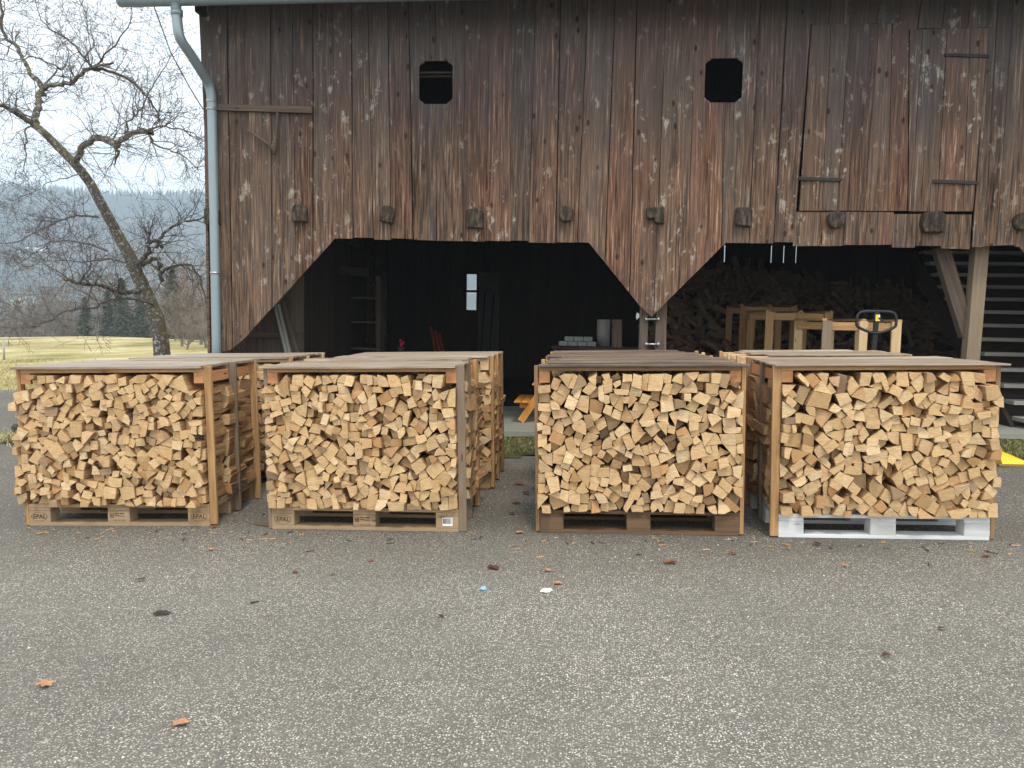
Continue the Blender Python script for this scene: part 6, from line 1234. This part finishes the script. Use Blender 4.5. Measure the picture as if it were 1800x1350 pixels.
# ------------------------------------------------------------------ the apple tree
def mat_treebark():
    M = Mat('lichened_apple_bark', .95, .1); P = M.pos(); f = M.noise(P, 34, 6, .7); g = M.noise(P, 5, 4, .6)
    c = M.ramp(f, [(.33, (.035, .030, .024)), (.5, (.115, .098, .082)), (.66, (.22, .20, .17))])
    c = M.mix(M.ramp(M.noise(P, 15, 5, .6), [(.54, 0.), (.60, .85)]), c, (.40, .41, .38))
    nrm = M.n('ShaderNodeSeparateXYZ'); ge = M.n('ShaderNodeNewGeometry'); M.l(ge.outputs['Normal'], nrm.inputs[0])
    moss = M.math('MULTIPLY', M.ramp(M.math('ADD', nrm.outputs[2], M.math('MULTIPLY', nrm.outputs[0], .5)), [(.2, 0.), (.8, .85)]), M.ramp(g, [(.45, 0.), (.60, 1.)]))
    c = M.mix(moss, c, (.13, .115, .028)); M.col(c); M.bump(f, 1, .02); return M.m
m_tbark = mat_treebark(); m_twig = plain('grey_brown_twig', (.105, .088, .075), .9, 0, .3, 3)
TY = 15.0
tree = empty('apple_tree', 'leaning bare apple tree with lichen and moss, left of the barn', 'tree', (atY(286, 690, TY).x, TY, gz(-8.6)))
TL = tree.location
def tp(u, v, dy=0): return atY(u, v, TY + dy) - TL
trunkp = [(288, 705, 0), (286, 650, 0), (283, 600, 0), (275, 560, .05), (258, 520, .1), (240, 480, .1), (228, 450, .1), (211, 420, .1), (195, 390, 0), (176, 355, -.1), (160, 325, -.1), (142, 300, -.2), (124, 280, -.2), (100, 256, -.2), (78, 234, -.3), (58, 218, -.3)]
trad = [.205, .175, .16, .15, .14, .13, .12, .108, .10, .096, .092, .088, .084, .078, .072, .066]
V, F = tube_geo(smoothpath([tp(*p) for p in trunkp], 3), [r for i in range(len(trad) - 1) for r in [trad[i] + (trad[i + 1] - trad[i]) * k / 3 for k in range(3)]] + [trad[-1]], 12)
limbs = [([(58, 218, -.3), (35, 203, -.5), (12, 190, -.8), (-25, 176, -1.2), (-70, 170, -1.5)], .062, .02),
 ([(60, 220, -.3), (66, 195, -.2), (70, 172, 0), (76, 158, .1)], .07, .055),
 ([(76, 158, .1), (64, 140, .1), (52, 128, .2), (42, 105, .3), (30, 82, .3), (8, 64, .4), (2, 25, .5), (4, -20, .6), (10, -80, .5)], .052, .016),
 ([(76, 158, .1), (95, 149, -.1), (122, 147, -.3), (140, 130, -.4), (158, 120, -.5), (170, 117, -.6), (200, 110, -.7)], .05, .02),
 ([(162, 120, -.5), (150, 104, -.5), (128, 76, -.3), (104, 60, -.2), (86, 50, 0), (66, 24, .2), (60, -10, .3)], .022, .008),
 ([(162, 118, -.5), (159, 90, -.5), (155, 50, -.6), (142, 0, -.7)], .013, .006),
 ([(165, 120, -.5), (190, 90, -.7), (212, 66, -.9), (232, 34, -1.0), (233, 0, -1)], .02, .006),
 ([(165, 122, -.5), (200, 128, -.4), (230, 142, -.3), (254, 165, -.1), (272, 190, .1), (280, 208, .2), (270, 222, .2)], .03, .012),
 ([(131, 285, -.2), (142, 266, -.5), (152, 251, -.7), (170, 243, -.9), (190, 246, -1.1), (205, 256, -1.2)], .058, .06),
 ([(205, 254, -1.2), (215, 242, -1.3), (232, 234, -1.4), (257, 228, -1.6), (266, 235, -1.6)], .055, .045),
 ([(262, 232, -1.6), (280, 222, -1.7), (305, 226, -1.8), (335, 232, -2), (356, 246, -2.1)], .02, .007),
 ([(262, 236, -1.6), (270, 250, -1.7), (290, 262, -1.9), (318, 272, -2), (350, 300, -2.2)], .022, .007),
 ([(218, 240, -1.3), (230, 210, -1.2), (250, 190, -1), (262, 160, -.9), (285, 125, -.8), (312, 80, -.6)], .02, .006),
 ([(205, 256, -1.2), (207, 272, -1.2), (200, 290, -1.2)], .035, .01),
 ([(238, 466, .1), (250, 455, -.2), (262, 440, -.3), (258, 428, -.3), (275, 422, -.4), (284, 434, -.3)], .05, .035),
 ([(276, 436, -.3), (284, 415, -.4), (300, 400, -.5), (322, 390, -.6), (350, 384, -.7), (375, 372, -.8)], .035, .012),
 ([(250, 466, 0), (268, 455, .2), (280, 458, .3), (282, 478, .3), (284, 492, .3)], .045, .04),
 ([(284, 478, .3), (298, 470, .3), (318, 466, .3), (335, 466, .2), (345, 480, .2), (354, 500, .1), (364, 530, .1), (362, 545, .1)], .028, .01),
 ([(250, 512, .1), (232, 513, -.4), (205, 513, -.9), (185, 503, -1.2), (160, 500, -1.5), (135, 497, -1.8), (112, 490, -2.0)], .05, .03),
 ([(140, 498, -1.8), (150, 482, -1.8), (160, 465, -1.7), (170, 450, -1.6)], .024, .01),
 ([(272, 535, 0), (245, 529, -.4), (215, 524, -.8), (190, 530, -1.1), (165, 540, -1.3), (132, 545, -1.6), (105, 551, -1.8), (75, 570, -2), (50, 576, -2.1), (5, 576, -2.2)], .022, .008),
 ([(172, 382, 0), (150, 380, .4), (120, 382, .7), (95, 392, .9), (60, 410, 1.2), (30, 425, 1.4), (-20, 430, 1.7)], .024, .008),
 ([(185, 440, .1), (165, 432, .6), (130, 424, 1), (90, 426, 1.4), (60, 445, 1.6), (20, 470, 1.8)], .02, .007),
 ([(142, 300, -.2), (120, 312, -.5), (90, 318, -.8), (65, 335, -1), (30, 345, -1.2)], .012, .005),
 ([(60, 218, -.3), (45, 232, -.6), (46, 255, -.8), (42, 285, -.9), (50, 315, -1)], .018, .007),
 ([(240, 470, .1), (215, 462, .5), (190, 455, .8), (150, 460, 1.1), (110, 458, 1.3), (70, 462, 1.5), (30, 476, 1.6)], .015, .006),
 ([(76, 158, .1), (100, 124, .5), (104, 120, .5), (60, 100, .8), (20, 108, 1), (-30, 100, 1.2)], .02, .007)]
CV, CF = [], []
rg = random.Random(21); starts = []
for pts, r0, r1 in limbs:
    path = smoothpath([tp(*p) for p in pts], 4); n = len(path); rr = [r0 + (r1 - r0) * i / (n - 1) for i in range(n)]
    path = [p + Vector((rg.gauss(0, .010), rg.gauss(0, .03), rg.gauss(0, .010))) for p in path]
    if r0 > .03: tube_geo(path, rr, 8, V, F)
    else: tube_geo(path, rr, 5, CV, CF)
    L = sum((path[i + 1] - path[i]).length for i in range(n - 1))
    for k in range(int(L * (8.5 if r0 < .03 else 7)) + 2):
        i = rg.randrange(max(1, n // 6), n); t = (path[i] - path[i - 1]).normalized(); starts.append((path[i], t, min(rr[i] * .5, .011)))
def grow(p, d, r, L, lev, V, F, rg, droop=0.0, mn=.0029):
    n = max(3, int(L / .12)); pts = [p]; rad = [r]
    for i in range(n):
        d = (d + Vector((rg.gauss(0, .16), rg.gauss(0, .16), rg.gauss(0, .14) - droop * .05 + .02))).normalized(); p = p + d * (L / n); pts.append(p); rad.append(max(mn, r * (1 - .75 * (i + 1) / n)))
    tube_geo(pts, rad, 3, V, F, cap=False)
    if lev > 0:
        for k in range(rg.randint(3, 6)):
            i = rg.randrange(1, n + 1); a = Vector((rg.gauss(0, 1), rg.gauss(0, 1), rg.gauss(0, 1))); q = (pts[i] - pts[i - 1]).normalized(); a = (a - q * a.dot(q)).normalized()
            grow(pts[i], (q * rg.uniform(.4, 1) + a * .8).normalized(), rad[i] * .75, L * rg.uniform(.28, .55), lev - 1, V, F, rg, droop, mn)
for (p, t, r) in starts:
    a = Vector((rg.gauss(0, 1), rg.gauss(0, 1), rg.gauss(0, 1) + .45)); a = (a - t * a.dot(t)).normalized()
    grow(p, (t * .5 + a).normalized(), max(r, .005), rg.uniform(.4, 1.25), 2, CV, CF, rg, rg.choice([0, 0, 1]))
meshobj('trunk', V, F, m_tbark, tree, smooth=True); meshobj('crown', CV, CF, m_twig, tree)

# ------------------------------------------------------------------ trees beyond the meadow
m_bare = plain('bare_tree_bark', (.20, .165, .135), .95, 0, .3, 1); m_fir = blade_mat('fir_needles', [(0, (.030, .046, .030)), (.6, (.050, .072, .042)), (1, (.085, .105, .06))])
def bare_mesh(seed, H_):
    g = random.Random(seed); V, F = [], []; TV, TF = [], []
    path = [Vector((0, 0, 0))]; d = Vector((g.uniform(-.1, .1), g.uniform(-.1, .1), 1)).normalized(); n = 7
    for i in range(n): d = (d + Vector((g.gauss(0, .08), g.gauss(0, .08), .12))).normalized(); path.append(path[-1] + d * H_ * .8 / n)
    r0 = H_ * .018; tube_geo(path, [r0 * (1 - .8 * i / n) for i in range(n + 1)], 5, TV, TF, cap=False)
    def br(p, d, r, L, lev):
        m = 4; pts = [p]
        for i in range(m): d = (d + Vector((g.gauss(0, .14), g.gauss(0, .14), g.gauss(0, .1) + .06))).normalized(); pts.append(pts[-1] + d * L / m)
        tube_geo(pts, [max(.012, r * (1 - .7 * i / m)) for i in range(m + 1)], 3, V, F, cap=False)
        if lev:
            for k in range(6 if lev == 2 else 5):
                i = g.randrange(1, m + 1); a = Vector((g.gauss(0, 1), g.gauss(0, 1), g.gauss(0, .8))).normalized(); br(pts[i], (d + a * .85).normalized(), r * .55, L * g.uniform(.35, .6), lev - 1)
    for k in range(17):
        i = g.randrange(1, n + 1); a = g.uniform(0, 6.28); br(path[i], Vector((math.cos(a), math.sin(a), g.uniform(.3, 1.1))).normalized(), r0 * .4, H_ * g.uniform(.25, .42), 2)
    return (TV, TF), (V, F)
def fir_mesh(seed, H_):
    g = random.Random(seed); V, F = [], []
    for k in range(1500):
        t = g.random() ** .75; z = H_ * (.06 + .94 * t); rmax = H_ * .21 * (1 - t) ** .85 + .05; a = g.uniform(0, 6.28); r = rmax * g.uniform(.25, 1) * (1 + .15 * math.sin(a * 5 + z * 3)); s = H_ * g.uniform(.018, .035)
        c = Vector((r * math.cos(a), r * math.sin(a), z - r * .25)); o_ = Vector((math.cos(a), math.sin(a), -.35)) * s; sd_ = Vector((-math.sin(a), math.cos(a), g.uniform(-.3, .3))) * s * .45; b = len(V)
        V += [c - o_ * .5 - sd_, c + o_, c - o_ * .5 + sd_]; F.append((b, b + 1, b + 2))
    TV, TF = tube_geo([(0, 0, 0), (0, 0, H_ * .95)], [H_ * .016, .01], 5); return (TV, TF), (V, F)
def tree_proto(kind, seed, H_, mat):
    (a, b), (c, d) = (bare_mesh if kind == 'bare_tree' else fir_mesh)(seed, H_)
    t = bpy.data.meshes.new('trunk'); t.from_pydata([tuple(v) for v in a], [], b); t.materials.append(m_bare)
    u = bpy.data.meshes.new('crown'); u.from_pydata([tuple(v) for v in c], [], d); u.materials.append(mat); return t, u
bares = [tree_proto('bare_tree', 30 + k, 9.0, m_bare) for k in range(4)]; firs = [tree_proto('fir_tree', 50 + k, 9.0, m_fir) for k in range(2)]
def put_tree(kind, protos, x, y, s, lab, grp, zf=far_z, sz=1.0):
    o = empty(kind, lab, 'tree', (x, y, zf(x, y) - .1), (0, 0, rng.uniform(0, 6.28)), grp); o.scale = (s, s, s * sz); t, u = rng.choice(protos)
    for nm, me in (('trunk', t), ('crown', u)): link(bpy.data.objects.new(nm, me), o)
    return o
def by_px(u, v, Y): p = atY(u, v, Y); return p.x, Y, p.z
for k in range(46):      # belt of bare trees just past the crest; tops fixed by what the photo shows
    u = rng.uniform(-60, 372); Y = rng.uniform(78, 135); vt = rng.uniform(505, 575) - (30 if u > 300 else 0); x, y, zt_ = by_px(u, vt, Y); zb_ = far_z(x, y); h = max(4, zt_ - zb_)
    put_tree('bare_tree', bares, x, y, h / 8.5, 'bare brown-grey tree in the belt beyond the meadow crest', 'bare trees beyond the meadow', sz=1)
for (u, vt, Y, s, lab) in [(214, 545, 74, 1, 'dark broad conifer beyond the meadow, left of the apple trunk'), (190, 562, 76, 1, 'small dark conifer left of the broad one'), (303, 530, 72, 1, 'dark conifer just right of the apple trunk'), (248, 540, 75, 1, 'dark conifer directly behind the apple trunk'), (150, 572, 74, 1, 'low dark conifer at the foot of the slope'), (262, 556, 112, 1, 'slender far conifer left of the apple trunk foot'), (330, 565, 108, 1, 'far conifer between trunk and barn corner'), (120, 580, 118, 1, 'smallest far conifer in the brown belt'), (60, 578, 104, 1, 'conifer under the pale field'), (20, 584, 110, 1, 'leftmost low conifer above the meadow')]:
    x, y, zt_ = by_px(u, vt - 12, Y); zb_ = far_z(x, y); put_tree('fir_tree', firs, x, y, (zt_ - zb_) / 9 * 1.25, lab, 'conifers beyond the meadow')
# bushes right of the trunk, beside the barn corner
for (u, vt, Y, lab) in [(318, 522, 40, 'tangled bare shrub just right of the apple trunk'), (336, 500, 46, 'tallest bare shrub between trunk and barn corner'), (352, 512, 43, 'bare shrub touching the barn corner in view'), (327, 548, 37, 'low bare shrub in front of the taller ones by the barn'), (362, 530, 39, 'bare shrub half hidden behind the downpipe'), (306, 545, 47, 'small bare shrub close behind the apple trunk')]:
    x, y, zt_ = by_px(u, vt, Y); zb_ = meadow_z(x, y); o = put_tree('bare_shrub', bares, x, y, (zt_ - zb_) / 6.5, lab, 'bare shrubs by the barn corner', zf=meadow_z); o['category'] = 'shrub'; o.scale = (o.scale[0] * 1.3, o.scale[1] * 1.3, o.scale[2])
# fence posts in the meadow
for (u, v0, v1, lab) in [(6, 598, 634, 'grey fence post at the left edge of the meadow'), (167, 627, 637, 'short thin stake in the meadow')]:
    a = atY(u, v0, 24); zb_ = meadow_z(a.x, 24) - .05; o = tube('fence_post', [(a.x, 24, zb_), (a.x, 24, max(a.z, zb_ + .2))], .035 if u < 100 else .02, m_stair, None, 7); tag(o, lab, 'fence post', 'meadow posts')
# fields between the woods, traced where they lie
def march(u, v):
    d = ray(u, v).normalized(); t = 60
    while t < 2500:
        p = Vector((0, 0, CAM_H)) + d * t
        if p.y > 50 and far_z(p.x, p.y) > p.z: return p
        t += 2
    return Vector((0, 0, CAM_H)) + d * 1200
clear = []
def field(name, pxs, mat, lift):
    P = [march(u, v) for u, v in pxs]; V = [(p.x, p.y, far_z(p.x, p.y) + lift) for p in P]; c = sum(P, Vector()) / len(P); clear.append((c.x, c.y, max((p - c).length for p in P)))
    V.append((c.x, c.y, far_z(c.x, c.y) + lift)); n = len(P); o = meshobj(name, V, [(k, (k + 1) % n, n) for k in range(n)], mat); o['kind'] = 'structure'
field('snow_field', [(30, 461), (88, 459), (84, 452), (40, 452)], m_snow, 9)
field('pale_field', [(4, 562), (58, 556), (62, 532), (20, 538)], m_field, 5)
# the wooded hill: thousands of conifers and bare crowns as one mass
def wood(name, n, mats, seed, cond):
    g = random.Random(seed); V = []; F = []; MI = []
    while n > 0:
        th = R(g.uniform(-50, -18)); rr = math.sqrt(g.uniform(190 ** 2, 1750 ** 2)); x, y = rr * math.sin(th), rr * math.cos(th)
        if any(math.hypot(x - cx, (y - cy) * .5) < cr_ * .8 for cx, cy, cr_ in clear): continue
        k = cond(x, y, g)
        if k is None: continue
        n -= 1; z = far_z(x, y) - 1; s = g.uniform(.7, 1.25); b = len(V)
        if k < 2:
            H_ = 21 * s; r_ = 3.4 * s; seg = 6
            for (z0, z1, q) in ((.1, .62, 1.0), (.4, 1.0, .66)):
                b = len(V); V.append((x, y, z + H_ * z1)); o_ = g.uniform(0, 1)
                for i in range(seg): a = 2 * math.pi * i / seg + o_; rq = r_ * q * g.uniform(.75, 1.2); V.append((x + rq * math.cos(a), y + rq * math.sin(a), z + H_ * z0 + g.uniform(-.6, .6)))
                for i in range(seg): F.append((b, b + 1 + i, b + 1 + (i + 1) % seg)); MI.append(k)
        else:
            H_ = 15 * s; r_ = 4.6 * s
            for i in range(11):
                a = g.uniform(0, 6.28); ph = g.uniform(-.2, 1.3); c = Vector((x + r_ * .6 * math.cos(a) * math.cos(ph), y + r_ * .6 * math.sin(a) * math.cos(ph), z + H_ * .55 + r_ * .8 * math.sin(ph))); b = len(V)
                for q in range(3): V.append(tuple(c + Vector((g.gauss(0, 1), g.gauss(0, 1), g.gauss(0, 1.2))) * r_ * .42))
                F.append((b, b + 1, b + 2)); MI.append(k)
    o = meshobj(name, V, F, mats, mi=MI); o['kind'] = 'stuff'; return o
m_fd = plain('far_conifer_dark', (.022, .040, .026), .95, 0, .4, .05); m_fl = plain('far_conifer_green', (.040, .062, .034), .95, 0, .3, .05); m_fb = plain('far_bare_crowns', (.17, .145, .12), .95, 0, .3, .05)
def cnd(x, y, g):
    s = math.sin(x * .011) + math.sin(y * .009 + 1) + g.gauss(0, .5); d = math.hypot(x, y)
    if d < 480: return 2 if g.random() < .82 else 0
    return 2 if s > 1.1 else (0 if g.random() < .6 else 1)
wood('wooded_hill', 15000, [m_fd, m_fl, m_fb], 9, cnd)

# ------------------------------------------------------------------ the air
HZ = Mat('haze'); HZ.nt.nodes.remove(HZ.b); vol = HZ.n('ShaderNodeVolumePrincipled'); vol.inputs['Density'].default_value = .00074; vol.inputs['Color'].default_value = (.72, .87, 1.0, 1); vol.inputs['Anisotropy'].default_value = .0
HZ.l(vol.outputs[0], [n for n in HZ.nt.nodes if n.type == 'OUTPUT_MATERIAL'][0].inputs['Volume'])
zs = [o.bound_box for o in []]
hb = box('haze', (0, 1550, 120), (6600, 3340, 420), HZ.m); hb['kind'] = 'stuff'
